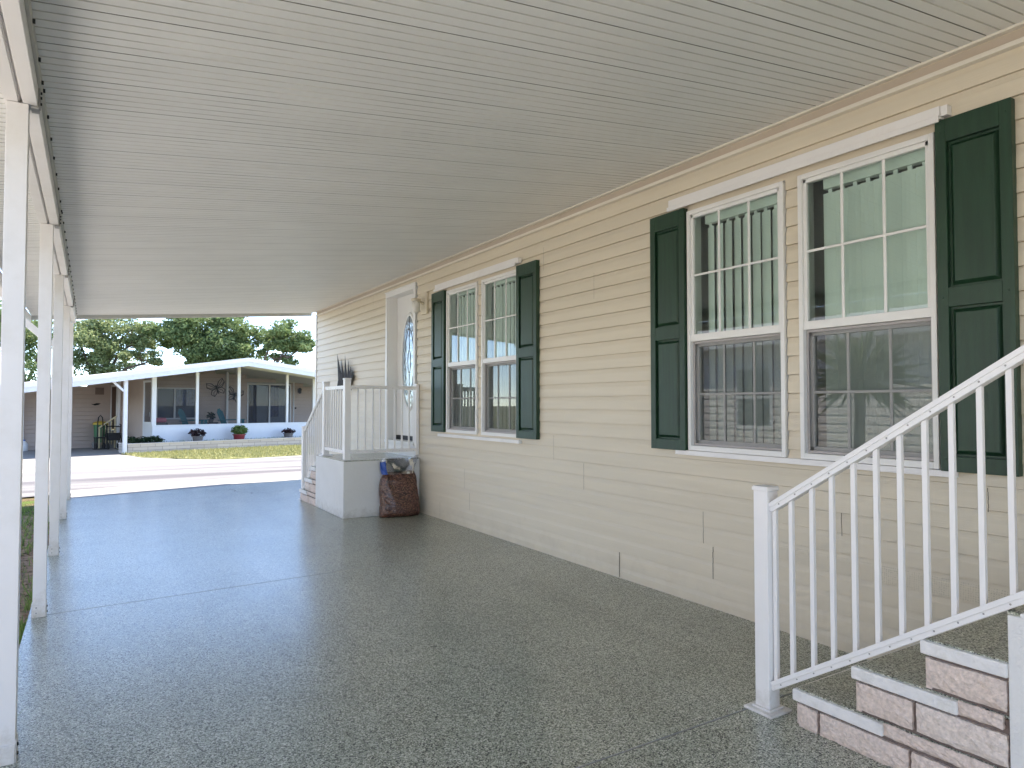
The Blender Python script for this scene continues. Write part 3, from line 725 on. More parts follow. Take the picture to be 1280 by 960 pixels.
o2 = MB(); o2.add(ell(ra + .005, rb + .005, dx - .006), [tuple(range(ring))]); o2.build('oval_pane', mk_leaded(), door)
o3 = MB()
def came(pts): o3.tube([(dx - .009, oc[0] + a, oc[1] + b) for a, b in pts], .003, 6)
came([(ra * .62 * math.cos(t), rb * .72 * math.sin(t)) for t in [2 * math.pi * k / 24 for k in range(25)]])
came([(ra * .2 * math.cos(t), rb * .25 * math.sin(t)) for t in [2 * math.pi * k / 24 for k in range(25)]])
came([(0, -rb), (0, -rb * .26)]); came([(0, rb), (0, rb * .26)])
o3.build('came', dark_metal, door)
sw = MB(); sw.box(dx - .01, dx + .04, y0 + .032, y1 - .032, .894, .953); sw.build('door_sweep', black, door)
bk = MB(); bk.box(dx + .06, dx + .08, y0 - .1, y1 + .1, .6, 3.05); bk.build('door_backing', room, house)

# wall lamp beside the door
lamp = thing('wall_lamp', (WX - .014, 7.985, 2.68), 'small cream porch lamp on the siding beside the oval glass door', 'wall lamp')
l = MB(); l.box(WX - .045, WX - .012, 7.90, 8.07, 2.55, 2.83); l.build('mounting_block', lamp_cream, lamp, .006)
l = MB(); l.tube([(WX - .045, 7.985, 2.69), (WX - .10, 7.985, 2.71), (WX - .15, 7.985, 2.72)], .014, 10); l.lathe([(.02, .03), (.06, .02), (.065, 0), (.05, -.01)], (WX - .15, 7.985, 2.72), 16)
l.build('lamp_arm', lamp_cream, lamp, smooth=True)
l = MB(); l.lathe([(.042, 0), (.055, -.05), (.05, -.12), (.02, -.15)], (WX - .15, 7.985, 2.712), 16); l.build('lamp_shade', simple('frosted_glass', (.75, .73, .68), .3), lamp, smooth=True)

# dark spiky wall ornament
orn = thing('wall_ornament', (WX - .014, 11.1, 1.6), 'dark metal spiky leaf ornament fixed to the siding above the stoop railing', 'wall ornament')
def spear(mb, base, tip, wd, th=.012):
    b = Vector(base); t = Vector(tip); d = t - b
    side = Vector((0, d.z, -d.y)).normalized() * wd
    m1 = b + d * .35
    mb.add([b, m1 + side, t, m1 - side, m1 + Vector((-th, 0, 0))], [(0, 1, 4), (1, 2, 4), (2, 3, 4), (3, 0, 4), (0, 3, 2, 1)])
sp1 = MB()
xo = WX - .035
for (ya, za, yb, zb, wd) in [(11.35, 1.62, 11.5, 2.27, .11), (11.22, 1.6, 11.26, 2.16, .09), (11.3, 1.95, 11.58, 1.55, .10), (11.15, 1.7, 11.45, 1.98, .11)]: spear(sp1, (xo, ya, za), (xo - .03, yb, zb), wd)
sp1.build('leaf_spray', dark_metal, orn)
sp2 = MB()
for (ya, za, yb, zb, wd) in [(11.05, 1.62, 11.05, 2.22, .08), (10.95, 1.65, 10.88, 2.14, .07), (10.92, 1.75, 10.74, 2.02, .08), (10.95, 1.8, 10.64, 1.85, .08), (10.95, 1.75, 10.70, 1.62, .07), (11.1, 1.8, 10.98, 1.5, .08)]: spear(sp2, (xo - .01, ya, za), (xo - .04, yb, zb), wd)
sp2.build('leaf_spray', dark_metal, orn)
sp3 = MB(); sp3.tube([(xo, 11.35, 1.62), (xo - .01, 11.15, 1.75), (xo, 10.9, 1.68)], .014, 8); sp3.build('stem', dark_metal, orn)

# ------------------------------------------------------------------ stoops
def blocks(mb, x, yfront, joints, z0, z1, mi0=0):
    """one course of split face blocks on the side plane x; joints are distances back from the front"""
    for d0, d1 in zip(joints, joints[1:]):
        b, a = yfront - d0 - .006, yfront - d1 + .007
        if b - a < .02: continue
        xf = x - R.uniform(0, .007)
        nY = max(2, int((b - a) / .022)); nz = 5
        vs = []; fs = []
        for j in range(nz + 1):
            for i in range(nY + 1):
                edge = (i in (0, nY)) or (j in (0, nz))
                vs.append((xf + (.008 + R.uniform(-.002, .003) if edge else R.uniform(-.0045, .0045)), a + (b - a) * i / nY + (R.uniform(-.0025, .0025) if edge else 0), z0 + (z1 - z0) * j / nz + (R.uniform(-.0018, .0018) if edge else 0)))
        for j in range(nz):
            for i in range(nY):
                k = j * (nY + 1) + i; fs.append((k, k + 1, k + nY + 2, k + nY + 1))
        n = len(vs)
        rim = [i for i in range(nY + 1)] + [(j + 1) * (nY + 1) - 1 for j in range(1, nz + 1)] + [nz * (nY + 1) + i for i in range(nY - 1, -1, -1)] + [j * (nY + 1) for j in range(nz - 1, 0, -1)]
        vs += [(x + .03, vs[r][1], vs[r][2]) for r in rim]
        for q in range(len(rim)): fs.append((rim[q], rim[(q + 1) % len(rim)], n + (q + 1) % len(rim), n + q))
        mb.add(vs, fs, mi0 + (R.random() < .4))
def make_stoop(label, yl0, yl1, direction):
    """landing from yl0 to yl1; steps go down towards +y from yl1"""
    XS = 2.634
    st = thing('entry_stoop', (XS, yl1, 0), label, 'steps', 'white concrete entry stoops')
    l = MB(); l.box(XS + .002, WX - .016, yl0, yl1, 0, .692); l.build('landing', stucco, st, .006)
    l = MB(); l.box(XS + .008, WX - .018, yl0 + .006, yl1 - .0, .693, .704); l.build('landing_top', floor_m, st)
    tr = [.158, .343, .527]
    dep = .272
    for i in range(3):
        ya = yl1; yb = yl1 + .815 - i * dep       # front of step i (lowest is longest)
        zb = 0 if i == 0 else tr[i - 1]
        s = MB(); s.box(XS + .02, WX - .018, ya, yb - .012, zb, tr[i] - .012); s.build('step', mortar, st)
        back = ya if i == 2 else yb - .385
        c = MB(); nb = 2
        c.box(XS + .102, WX - .02, yb - .05, yb + .012, tr[i] - .05, tr[i])
        c.box(XS - .006, XS + .1, back, yb + .012, tr[i] - .05, tr[i] - .001)
        c.build('step_cap', cap_white, st, .006)
        t = MB(); t.box(XS + .012, WX - .02, ya, yb - .004, tr[i] - .004, tr[i] + .004); t.build('tread', floor_m, st)
        fc = MB(); fc.box(XS + .012, WX - .02, yb - .02, yb, zb + .008, tr[i] - .062); fc.build('riser', block, st)
    bl = MB()
    yF = yl1 + .812
    blocks(bl, XS, yF, [0, .10, .48, .812], 0.0, .094)
    blocks(bl, XS, yF, [.375, .765, .812], .110, .160)
    blocks(bl, XS, yF, [.272, .50, .812], .176, .282)
    blocks(bl, XS, yF, [.645, .80, .812], .298, .346)
    blocks(bl, XS, yF, [.540, .812], .362, .464)
    bl.build('block_facing', [block, block2], st, fix=True)
    return st
make_stoop('white stoop with pinkish block steps in front of the paired windows with slatted blinds', -0.35, 1.088, 1)
make_stoop('white stoop under the oval glass door with a mulch bag against it', 8.15, 9.355, 1)

def rail_post(mb_parent, x, y, z0, z1, base=True, name='post'):
    p = MB(); p.box(x - .038, x + .038, y - .038, y + .038, z0 + .012, z1 - .02)
    o = p.build(name, white_alu2, mb_parent, .004)
    c = MB(); c.box(x - .043, x + .043, y - .043, y + .043, z1 - .02, z1 - .004); c.prism([(x - .04, y - .04), (x + .04, y - .04), (x + .04, y + .04), (x - .04, y + .04)], z1 - .004, z1)
    c.build('post_cap', white_alu2, o, .003)
    if base:
        b = MB(); b.box(x - .075, x + .075, y - .075, y + .075, z0, z0 + .012); b.box(x - .05, x + .05, y - .05, y + .05, z0 + .012, z0 + .022)
        b.build('base_plate', white_alu2, o, .003)
    return o
def rail_bar(parent, a, b, name, hgt=.046, wd=.045):
    r = MB(); a = Vector(a); b = Vector(b)
    r.beam(a, b, wd, hgt * .55)
    dn = Vector((0, 0, hgt * .42)); r.beam(a + dn, b + dn, wd * 1.25, hgt * .42)
    # screw heads in the side face
    d = (b - a); L = d.length; side = Vector((-1, 0, 0)) if abs(d.x) < .1 else Vector((0, -1, 0))
    k = .06
    while k < L:
        q = a + d * (k / L); r.tube([q + side * (wd / 2 - .001), q + side * (wd / 2 + .0025)], .004, 6, 1); k += .0975
    return r.build(name, [white_alu2, steel], parent, .002)
def balusters(parent, x, ys, zlo, zhi, s=.019):
    first = None
    for y in ys:
        b = MB(); b.box(x - s / 2, x + s / 2, y - s / 2, y + s / 2, zlo(y), zhi(y)); b.build('baluster', white_alu2, parent, .0015)
rx = 2.662
# railing on the close stoop
r1 = thing('stair_railing', (rx, 2.068, 0), 'white metal stair railing climbing past the slatted blind windows', 'railing', 'white stair railings')
sl_ = -.6432
ztop = lambda y: .918 + (2.03 - y) * .6432; zbot = lambda y: .105 + (2.044 - y) * .6432
rail_post(r1, rx, 2.068, 0, 1.022); rail_post(r1, rx, .955, .704, 1.80)
rail_bar(r1, (rx, 2.03, ztop(2.03)), (rx, .99, ztop(.99)), 'top_rail'); rail_bar(r1, (rx, 2.03, zbot(2.03)), (rx, .99, zbot(.99)), 'bottom_rail')
balusters(r1, rx, [2.016, 1.931, 1.828, 1.735, 1.638, 1.543, 1.449, 1.355, 1.261, 1.167, 1.075], lambda y: zbot(y) + .02, lambda y: ztop(y) - .01)
rail_post(r1, rx, -.30, .704, 1.70)
rail_bar(r1, (rx, .92, 1.62), (rx, -.262, 1.62), 'top_rail'); rail_bar(r1, (rx, .92, .80), (rx, -.262, .80), 'bottom_rail')
balusters(r1, rx, [.92 - .0965 * k for k in range(1, 12)], lambda y: .815, lambda y: 1.61)
# railing on the stoop by the door
r2 = thing('stair_railing', (rx, 8.2, .7), 'white metal railing wrapping the landing under the oval glass door', 'railing', 'white stair railings')
rx2 = 2.69
rail_post(r2, rx2, 8.20, .704, 1.72, False); rail_post(r2, rx2, 9.08, .704, 1.70); rail_post(r2, rx2, 10.12, 0.0, 1.075)
rail_bar(r2, (rx2, 8.24, 1.60), (rx2, 9.04, 1.60), 'top_rail'); rail_bar(r2, (rx2, 8.24, .80), (rx2, 9.04, .80), 'bottom_rail')
balusters(r2, rx2, [8.24 + .0965 * k for k in range(1, 9)], lambda y: .815, lambda y: 1.59)
zt2 = lambda y: 1.60 - (y - 9.118) * .62; zb2 = lambda y: .80 - (y - 9.118) * .66
rail_bar(r2, (rx2, 9.118, zt2(9.118)), (rx2, 10.08, zt2(10.08)), 'top_rail'); rail_bar(r2, (rx2, 9.118, zb2(9.118)), (rx2, 10.08, zb2(10.08)), 'bottom_rail')
balusters(r2, rx2, [9.118 + .0965 * k for k in range(1, 10)], lambda y: zb2(y) + .01, lambda y: zt2(y) - .01)
rail_bar(r2, (2.728, 8.19, 1.60), (3.60, 8.19, 1.60), 'top_rail'); rail_bar(r2, (2.728, 8.19, .80), (3.60, 8.19, .80), 'bottom_rail')
for k in range(1, 9):
    b = MB(); xx = 2.728 + .0975 * k; b.box(xx - .0095, xx + .0095, 8.1805, 8.1995, .815, 1.59); b.build('baluster', white_alu2, r2, .0015)
b = MB(); b.box(3.60, 3.638, 8.165, 8.215, .74, 1.66); b.build('wall_bracket', white_alu2, r2, .003)

# ------------------------------------------------------------------ bag of mulch
bag = thing('mulch_bag', (3.31, 8.045, 0), 'clear plastic bag of reddish brown mulch leaning on the white stoop', 'bag')
bb = MB(); nu, nv = 40, 26
def bagpt(u, v):
    a = 2 * math.pi * u
    z = .545 * v
    wdt = .268 - .035 * v - .05 * max(0, v - .85) / .15 * .6 - .02 * max(0, .08 - v) / .08
    dp = .125 * (1 - .35 * v) * (1 - .55 * max(0, v - .85) / .15) * (1 - .25 * max(0, .08 - v) / .08)
    e = .62
    cx = math.copysign(abs(math.cos(a)) ** e, math.cos(a)) * wdt; cyy = math.copysign(abs(math.sin(a)) ** .8, math.sin(a)) * dp
    n = .007 * math.sin(23 * u * 2 + 9 * v) + .006 * math.sin(17 * v * 2 + 31 * u) + .005 * math.sin(61 * u + 37 * v)
    lean = .035 * v
    return (3.315 + cx * (1 + n) + .008 * math.sin(7 * v), 8.02 + cyy + n * 1.1 + lean - .0, .004 + z + .004 * math.sin(12 * u))
vs = [bagpt(i / nu, j / nv) for j in range(nv + 1) for i in range(nu)]
fs = [(j * nu + i, j * nu + (i + 1) % nu, (j + 1) * nu + (i + 1) % nu, (j + 1) * nu + i) for j in range(nv) for i in range(nu)]
fs.append(tuple(range(nu))); fs.append(tuple(nv * nu + i for i in range(nu)))
bb.add(vs, fs); bb.build('filled_bag', mulch_m, bag, smooth=True)
tp = MB(); nj = 8
for j in range(nj + 1):
    v = j / nj
    for i in range(nu):
        u = i / nu; a = 2 * math.pi * u
        p = bagpt(u, 1.0 - .1 * (1 - v) if v < .3 else 1.0)
        wdt = .208 + .05 * v; dp = .072 * (1 - v) + .018
        cr = .012 * math.sin(40 * u + 5 * v) + .008 * math.sin(23 * u * 3)
        tp.v.append((3.30 + math.copysign(abs(math.cos(a)) ** .6, math.cos(a)) * wdt + .03 * v * v, 8.055 + math.sin(a) * dp + cr * (0.4 + v) + .02 * v, max(0, .525 + .185 * v) + .03 * math.sin(a * 1.0 + 1) * v + .014 * math.cos(9 * u * 2) * v))
for j in range(nj):
    for i in range(nu):
        tp.f.append((j * nu + i, j * nu + (i + 1) % nu, (j + 1) * nu + (i + 1) % nu, (j + 1) * nu + i)); tp.mi.append(1 if (abs(i / nu - .54) < .10) else 0)
tp.build('loose_top', [plastic_film, simple('blue_print', (.02, .08, .35), .3)], bag, smooth=True)

# ------------------------------------------------------------------ carport
cpt = thing('carport', (1.7, 3, 0), 'white aluminium carport with ribbed ceiling on square posts', 'carport')
SLOPE = .111
def cz(x): return 2.735 + (x + .2) * SLOPE
def roof_end(x): return 12.16 + (x + .2) * .27
XE = -.74
cl = MB()
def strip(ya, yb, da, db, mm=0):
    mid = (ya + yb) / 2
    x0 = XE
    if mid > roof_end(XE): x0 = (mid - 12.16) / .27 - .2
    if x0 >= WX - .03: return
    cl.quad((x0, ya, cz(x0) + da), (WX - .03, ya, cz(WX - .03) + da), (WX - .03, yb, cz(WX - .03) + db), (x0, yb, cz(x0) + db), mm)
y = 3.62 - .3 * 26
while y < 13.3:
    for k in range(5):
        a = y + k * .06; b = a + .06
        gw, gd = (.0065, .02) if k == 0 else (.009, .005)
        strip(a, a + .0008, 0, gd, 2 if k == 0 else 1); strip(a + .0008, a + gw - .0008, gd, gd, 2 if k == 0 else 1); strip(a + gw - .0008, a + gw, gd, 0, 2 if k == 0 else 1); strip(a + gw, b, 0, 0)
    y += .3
cl.build('ceiling_pan', [ceil_m, simple('groove_grey', (.64, .635, .60), .6, .2, 3), simple('seam_gap', (.27, .26, .235), .8, .3, 3)], cpt, fix=False)  # rib grooves greyer, seam grooves darker than the flat pan
rt = MB()
e0, e1 = roof_end(XE), roof_end(WX - .03)
rt.add([(XE, -4.2, cz(XE) + .03), (WX - .03, -4.2, cz(WX) + .03), (WX - .03, e1, cz(WX) + .03), (XE, e0, cz(XE) + .03), (XE, -4.2, cz(XE) + .08), (WX - .03, -4.2, cz(WX) + .08), (WX - .03, e1, cz(WX) + .08), (XE, e0, cz(XE) + .08)],
       [(0, 3, 2, 1), (4, 5, 6, 7), (0, 1, 5, 4), (1, 2, 6, 5), (2, 3, 7, 6), (3, 0, 4, 7)])
rt.build('roof_top', white_alu, cpt)
fa = MB()
def fas(d0, d1, zlo, zhi, x0=XE - .01, x1=3.62):
    P = []
    for dd in (d0, d1):
        for x, zz in ((x0, zlo), (x1, zlo), (x1, zhi), (x0, zhi)):
            P.append((x, roof_end(x) + dd, cz(x) + zz))
    fa.add(P, [(0, 1, 2, 3), (7, 6, 5, 4), (0, 4, 5, 1), (1, 5, 6, 2), (2, 6, 7, 3), (3, 7, 4, 0)])
fas(-.005, .03, -.055, .10); fas(-.03, -.006, -.012, .02)
fa.build('fascia', simple('fascia_shade_grey', (.56, .56, .53), .45, .05), cpt, .002)  # shade on the white fascia is put into this grey
bm_ = MB()
BZ = 2.605
yb0, yb1 = -4.1, 12.05
segs = [(-4.1, 1.2), (1.2, 3.35), (3.35, 5.505), (5.505, 7.632), (7.632, 9.974), (9.974, 12.05)]
for i, (a, b) in enumerate(segs):
    s = MB(); a2, b2 = a + .004, b - .004
    s.box(-.248, -.200, a2, b2, BZ, BZ + .012); s.box(-.31, -.262, a2, b2, BZ, BZ + .012)
    s.box(-.206, -.200, a2, b2, BZ + .012, 2.716); s.box(-.31, -.304, a2, b2, BZ + .012, 2.716)
    s.box(-.252, -.246, a2, b2, BZ + .012, BZ + .03); s.box(-.264, -.258, a2, b2, BZ + .012, BZ + .03); s.box(-.2585, -.2515, a2, b2, BZ + .02, BZ + .024)
    s.build('beam', white_alu, cpt, .0015)
ch = MB(); ch.box(-.199, -.188, yb0, yb1, 2.684, 2.735); 
yy = -3.9
while yy < 11.9:
    ch.tube([(-.188, yy, 2.71), (-.180, yy, 2.71)], .0085, 8, 1); yy += .305
for yp in (3.35, 5.505, 7.632, 9.974): ch.tube([(-.188, yp - .04, 2.70), (-.180, yp - .04, 2.70)], .0085, 8, 1)
ch.build('roof_channel', [simple('channel_grey', (.50, .49, .46), .5), black], cpt)
posts_y = [1.2, 3.35, 5.505, 7.632, 9.974, 11.968]
pm = MB()
pm.box(-.3015, -.2285, -.0365, .0365, .012, BZ - .002)
pm.box(-.3065, -.3020, -.04, .04, 0, .09); pm.box(-.2280, -.2240, -.04, .04, 0, .09); pm.box(-.3015, -.2285, -.043, -.037, 0, .075)
for zz in (.03, .065):
    pm.tube([(-.226, -.02, zz), (-.218, -.02, zz)], .007, 8, 1); pm.tube([(-.28, -.042, zz), (-.28, -.047, zz)], .005, 8, 2)
first = None
for i, yp in enumerate(posts_y):
    if first is None:
        q = MB(); q.v = [(a, b + yp, c) for a, b, c in pm.v]; q.f = pm.f; q.mi = pm.mi
        first = q.build('post', [white_alu, black, steel], cpt, .004)
    else: dup(first, (0, yp - posts_y[0], 0))
br_first = None
for yp in posts_y[1:5]:
    b = MB(); b.box(-.199, -.192, yp - .02, yp + .02, BZ + .0, 2.683); b.box(-.222, -.195, yp - .03, yp + .03, BZ - .012, BZ - .002)
    for zz in (BZ + .02, BZ + .045, BZ + .065): b.tube([(-.192, yp, zz), (-.186, yp, zz)], .006, 8, 1)
    b.build('bracket', [steel, black], cpt, .001)
gt = MB(); gt.prism([(XE - .10, 2.545), (XE - .015, 2.545), (XE - .005, 2.64), (XE - .005, 2.668), (XE - .11, 2.66)], -4.2, roof_end(XE) + .02, axis='y'); gt.build('gutter', white_alu, cpt, .002)
dsx = MB()
dsx.beam((-.79, 9.99, 2.55), (-.79, 9.99, 2.47), .06, .08, (0, 1, 0)); dsx.beam((-.79, 9.99, 2.49), (-.40, 9.99, 2.12), .075, .10, (0, 1, 0)); dsx.beam((-.375, 9.99, 2.20), (-.375, 9.99, -.02), .06, .08, (0, 1, 0))
dsx.build('downspout', white_alu, cpt, .003)

# ------------------------------------------------------------------ leaves helper
def leaves(mb, c, rad, n, size, shell=.35, flat=1.0):
    c = Vector(c)
    for _ in range(n):
        while True:
            d = Vector((R.uniform(-1, 1), R.uniform(-1, 1), R.uniform(-1, 1)))
            if .05 < d.length < 1: break
        d = d.normalized() * (shell + (1 - shell) * R.random() ** .5)
        p = c + Vector((d.x * rad[0], d.y * rad[1], d.z * rad[2]))
        a = Vector((R.gauss(0, 1), R.gauss(0, 1), R.gauss(0, .6))).normalized()
        nrm = (d * .5 + Vector((R.gauss(0, .6), R.gauss(0, .6), R.gauss(.35, .6)))).normalized()
        a = (a - nrm * a.dot(nrm)).normalized(); b = nrm.cross(a)
        s = size * R.uniform(.6, 1.3)
        mb.add([p - a * s, p + b * s * .42 + nrm * s * .1, p + a * s, p - b * s * .42 + nrm * s * .1], [(0, 1, 2, 3)])
        mb.tone.append(min(1, max(0, R.random() * .7 + .15 + R.gauss(0, .12))))
def limb(mb, pts, r0, r1):
    n = len(pts); mb.tube(pts, [r0 + (r1 - r0) * i / (n - 1) for i in range(n)], 8)

def tree(name, base, height, label, clumps, leafmat, size, lims, r0=.22, dens=1.0):
    t = thing(name, base, label, 'tree', 'trees behind the house across the street')
    k = MB(); b = Vector(base)
    fork = b + Vector((R.uniform(-.2, .2), 0, height * .38))
    limb(k, [b, b + Vector((.05, .03, height * .2)), fork], r0, r0 * .72)
    for c in lims:
        c = Vector(c); mid = fork.lerp(c, .5) + Vector((R.uniform(-.25, .25), R.uniform(-.2, .2), R.uniform(0, .3)))
        limb(k, [fork - Vector((0, 0, .1)), fork.lerp(mid, .5), mid, c], r0 * .55, .04)
        for q in range(3):
            e = c + Vector((R.uniform(-.9, .9), R.uniform(-.7, .7), R.uniform(-.2, .7))); limb(k, [mid.lerp(c, .3 + .25 * q), mid.lerp(e, .75), e], .05, .012)
    k.build('trunk', bark, t, smooth=True)
    m = MB(); m.tone = []
    for c, rad, n in clumps:
        # each clump breaks up into sprays of leaves so that gaps show
        sub = max(3, int(n / 70))
        for s in range(sub):
            d = Vector((R.gauss(0, .48), R.gauss(0, .48), R.gauss(0, .48)))
            cc = Vector(c) + Vector((d.x * rad[0], d.y * rad[1], d.z * rad[2]))
            sr = R.uniform(.32, .55)
            leaves(m, cc, (rad[0] * sr + .12, rad[1] * sr + .12, rad[2] * sr * .8 + .08), int(n / sub * dens * 3.0), size, .2)
    m.build('crown', leafmat, t, fix=False)
    return t
# crown clumps: (x, y, z) centre in metres, radii, leaf count
def ring_clumps(cx, cy, cz_, rx, ry, rz, k, n, rr):
    out = []
    for i in range(k):
        a = R.uniform(0, 6.28); e = R.uniform(-.6, 1)
        q = R.uniform(.45, .95)
        out.append(((cx + rx * q * math.cos(a) * math.cos(e), cy + ry * q * math.sin(a), cz_ + rz * q * math.sin(e)), (rr * R.uniform(.8, 1.25), rr * R.uniform(.8, 1.2), rr * R.uniform(.6, .85)), n))
    return out
T1 = [((-3.3, 49, 5.6), (1.5, 1.5, 1.1), 700), ((-3.2, 49, 3.6), (1.3, 1.3, .9), 500)] 
tree('oak_tree', (-3.4, 49.5, GZ), 6.5, 'mid green oak glimpsed between the white carport posts', T1 + ring_clumps(-4.5, 50, 5.5, 2.2, 2.0, 1.6, 8, 300, 1.2), oak_leaf, .12, [(-4.6, 50, 5), (-2.6, 49, 5), (-3.5, 49, 6)])
tree('oak_tree', (0.8, 47.4, GZ), 6.8, 'pale green loose crowned oak behind the neighbouring carport roof',
     [((-.6, 47.5, 4.4), (1.2, 1.3, 1.0), 800), ((.5, 47, 4.9), (1.3, 1.3, 1.1), 900), ((1.5, 46.6, 5.4), (1.2, 1.2, .9), 700), ((-.8, 47.6, 6.0), (1.4, 1.4, .8), 500), ((2.0, 46, 4.3), (.7, .8, .6), 260),
      ((.3, 47.2, 3.5), (1.4, 1.2, .7), 550), ((2.6, 45.8, 5.9), (.9, .9, .6), 350), ((3.35, 45.3, 3.75), (.55, .5, .4), 190), ((1.2, 46.8, 3.9), (1.1, 1, .7), 420), ((2.2, 46.2, 5.0), (.9, .9, .7), 350), ((-.2, 47.3, 5.4), (1.3, 1.2, .8), 500), ((2.9, 45.6, 4.7), (.6, .6, .5), 180), ((1.0, 47, 6.5), (1.6, 1.2, .7), 400)], oak_leaf_y, .11,
     [(-.6, 47.5, 5), (1.6, 46.6, 5.5), (.5, 47, 5.8), (2.6, 45.8, 5.6), (3.2, 45.4, 4.0)], .26)
tree('oak_tree', (6.6, 43.4, GZ), 7.2, 'broad dark green oak rising above the roof peak',
     [((4.3, 44.2, 5.6), (1.2, 1.2, .8), 800), ((5.2, 43.8, 5.3), (1.2, 1.2, 1.0), 1000), ((6.2, 43.4, 5.6), (1.3, 1.2, 1.1), 1100), ((7.2, 42.8, 5.3), (1.2, 1.2, 1.1), 1000), ((7.9, 42.4, 4.6), (.9, .9, .8), 650), ((5.1, 43.6, 4.2), (.7, .8, .6), 420),
      ((3.3, 44.8, 5.7), (.8, .8, .6), 330), ((6.4, 43.2, 4.3), (1.2, 1.0, .8), 650), ((5.9, 43.8, 6.6), (1.8, 1.4, .7), 600), ((4.6, 44, 6.4), (1.2, 1.2, .6), 400), ((5.0, 44.1, 3.7), (.5, .5, .35), 160), ((7.0, 43, 4.0), (1.1, 1, .6), 480), ((5.7, 43.6, 4.8), (1.0, 1, .7), 420), ((7.7, 42.6, 5.4), (.8, .8, .6), 350), ((3.9, 44.5, 5.1), (.6, .6, .45), 200)], oak_leaf, .115,
     [(4.3, 44.2, 5.5), (5.6, 43.6, 5.8), (7.2, 42.8, 5.4), (7.9, 42.4, 4.6), (3.5, 44.7, 5.5)], .28)
tree('oak_tree', (8.4, 41.9, GZ), 6.6, 'open spreading oak with a bare bough over the roof slope',
     [((9.2, 41.4, 5.55), (1.0, 1.0, .75), 800), ((10.1, 40.8, 5.3), (.9, .9, .7), 650), ((10.5, 40.5, 4.6), (.75, .8, .5), 380), ((9.8, 41, 4.35), (.8, .8, .5), 380), ((8.8, 41.7, 4.6), (.6, .6, .5), 200), ((10.95, 40.2, 4.75), (.45, .45, .35), 140), ((10.0, 41, 3.85), (.45, .45, .3), 130)], oak_leaf, .11,
     [(9.2, 41.4, 5.4), (10.1, 40.8, 5.2), (10.4, 40.6, 4.6), (9.6, 41.1, 4.3)], .2)
# palm showing over the ridge
pt = thing('palm_tree', (6.7, 42.0, GZ), 'yellowish green palm in front of the dark oak above the roof peak', 'tree', None)
k = MB(); limb(k, [(6.7, 42.0, GZ), (6.72, 42, 2), (6.7, 42, 3.7)], .17, .13); k.build('trunk', bark, pt, smooth=True)
def palm_crown(c, L, nf, seed_sag=.55, wd=.03, nleaf=16):
    m = MB(); m.tone = []
    for i in range(nf):
        a = 2 * math.pi * i / nf + R.uniform(-.2, .2); el = R.uniform(-.25, 1.25)
        d = Vector((math.cos(a) * math.cos(el), math.sin(a) * math.cos(el), math.sin(el)))
        ln = L * R.uniform(.75, 1.1); pts_ = []
        for s in range(7):
            u = s / 6; pts_.append(Vector(c) + d * ln * u + Vector((0, 0, -seed_sag * ln * u * u)))
        tone = R.random()
        side = d.cross(Vector((0, 0, 1))).normalized()
        for s in range(nleaf):
            u = (s + 1) / (nleaf + 1); j = min(5, int(u * 6)); p = pts_[j].lerp(pts_[j + 1], u * 6 - j)
            for sg_ in (-1, 1):
                tip = p + side * sg_ * ln * .38 * math.sin(math.pi * (.2 + .75 * u)) + d * ln * .16 - Vector((0, 0, ln * R.uniform(.05, .22)))
                w_ = (tip - p).cross(Vector((0, 0, 1))).normalized() * wd
                m.add([p - w_, p + w_, tip], [(0, 1, 2)]); m.tone.append(min(1, max(0, tone + R.gauss(0, .15))))
    return m
palm_crown((6.7, 42.0, 3.75), 1.35, 34).build('crown', palm_leaf, pt, fix=False)

# ------------------------------------------------------------------ house across the street
fh = thing('manufactured_home', F(3, 3, GZ), 'white roofed house with screened porch and open carport across the street', 'house')
def P(name, mb, m, **kw): return mb.build(name, m, fh, **kw)
PK = 3.52
def rz_(t): return 2.68 - .157 * (PK - t) if t < PK else 2.68 - .118 * (t - PK)
m = MB(F)
TL, TR = -3.15, 9.6
for a, b in ((TL, PK), (PK, TR)):
    z0, z1 = rz_(a), rz_(b)
    for (o0, o1, lo, hi) in ((-.12, 14, .02, .22),):
        vs = [(a, o0, z0 + lo), (b, o0, z1 + lo), (b, o1, z1 + lo), (a, o1, z0 + lo), (a, o0, z0 + hi), (b, o0, z1 + hi), (b, o1, z1 + hi), (a, o1, z0 + hi)]
        m.add(vs, [(0, 3, 2, 1), (4, 5, 6, 7), (0, 1, 5, 4), (1, 2, 6, 5), (2, 3, 7, 6), (3, 0, 4, 7)])
rfo = P('roof', m, roof_white)
m = MB(F)
for a, b in ((TL, PK), (PK, TR)):
    z0, z1 = rz_(a), rz_(b)
    for (o0, o1, lo, hi) in ((-.16, -.122, -.02, .24), (-.19, -.162, .12, .25)):
        vs = [(a, o0, z0 + lo), (b, o0, z1 + lo), (b, o1, z1 + lo), (a, o1, z0 + lo), (a, o0, z0 + hi), (b, o0, z1 + hi), (b, o1, z1 + hi), (a, o1, z0 + hi)]
        m.add(vs, [(0, 3, 2, 1), (4, 5, 6, 7), (0, 1, 5, 4), (1, 2, 6, 5), (2, 3, 7, 6), (3, 0, 4, 7)])
m.build('fascia', far_white, rfo)
m = MB(F); m.tube([(-.55, 4.0, rz_(-.55) + .2), (-.55, 4.0, rz_(-.55) + .62)], .05, 10); m.build('vent_pipe', far_white, rfo)
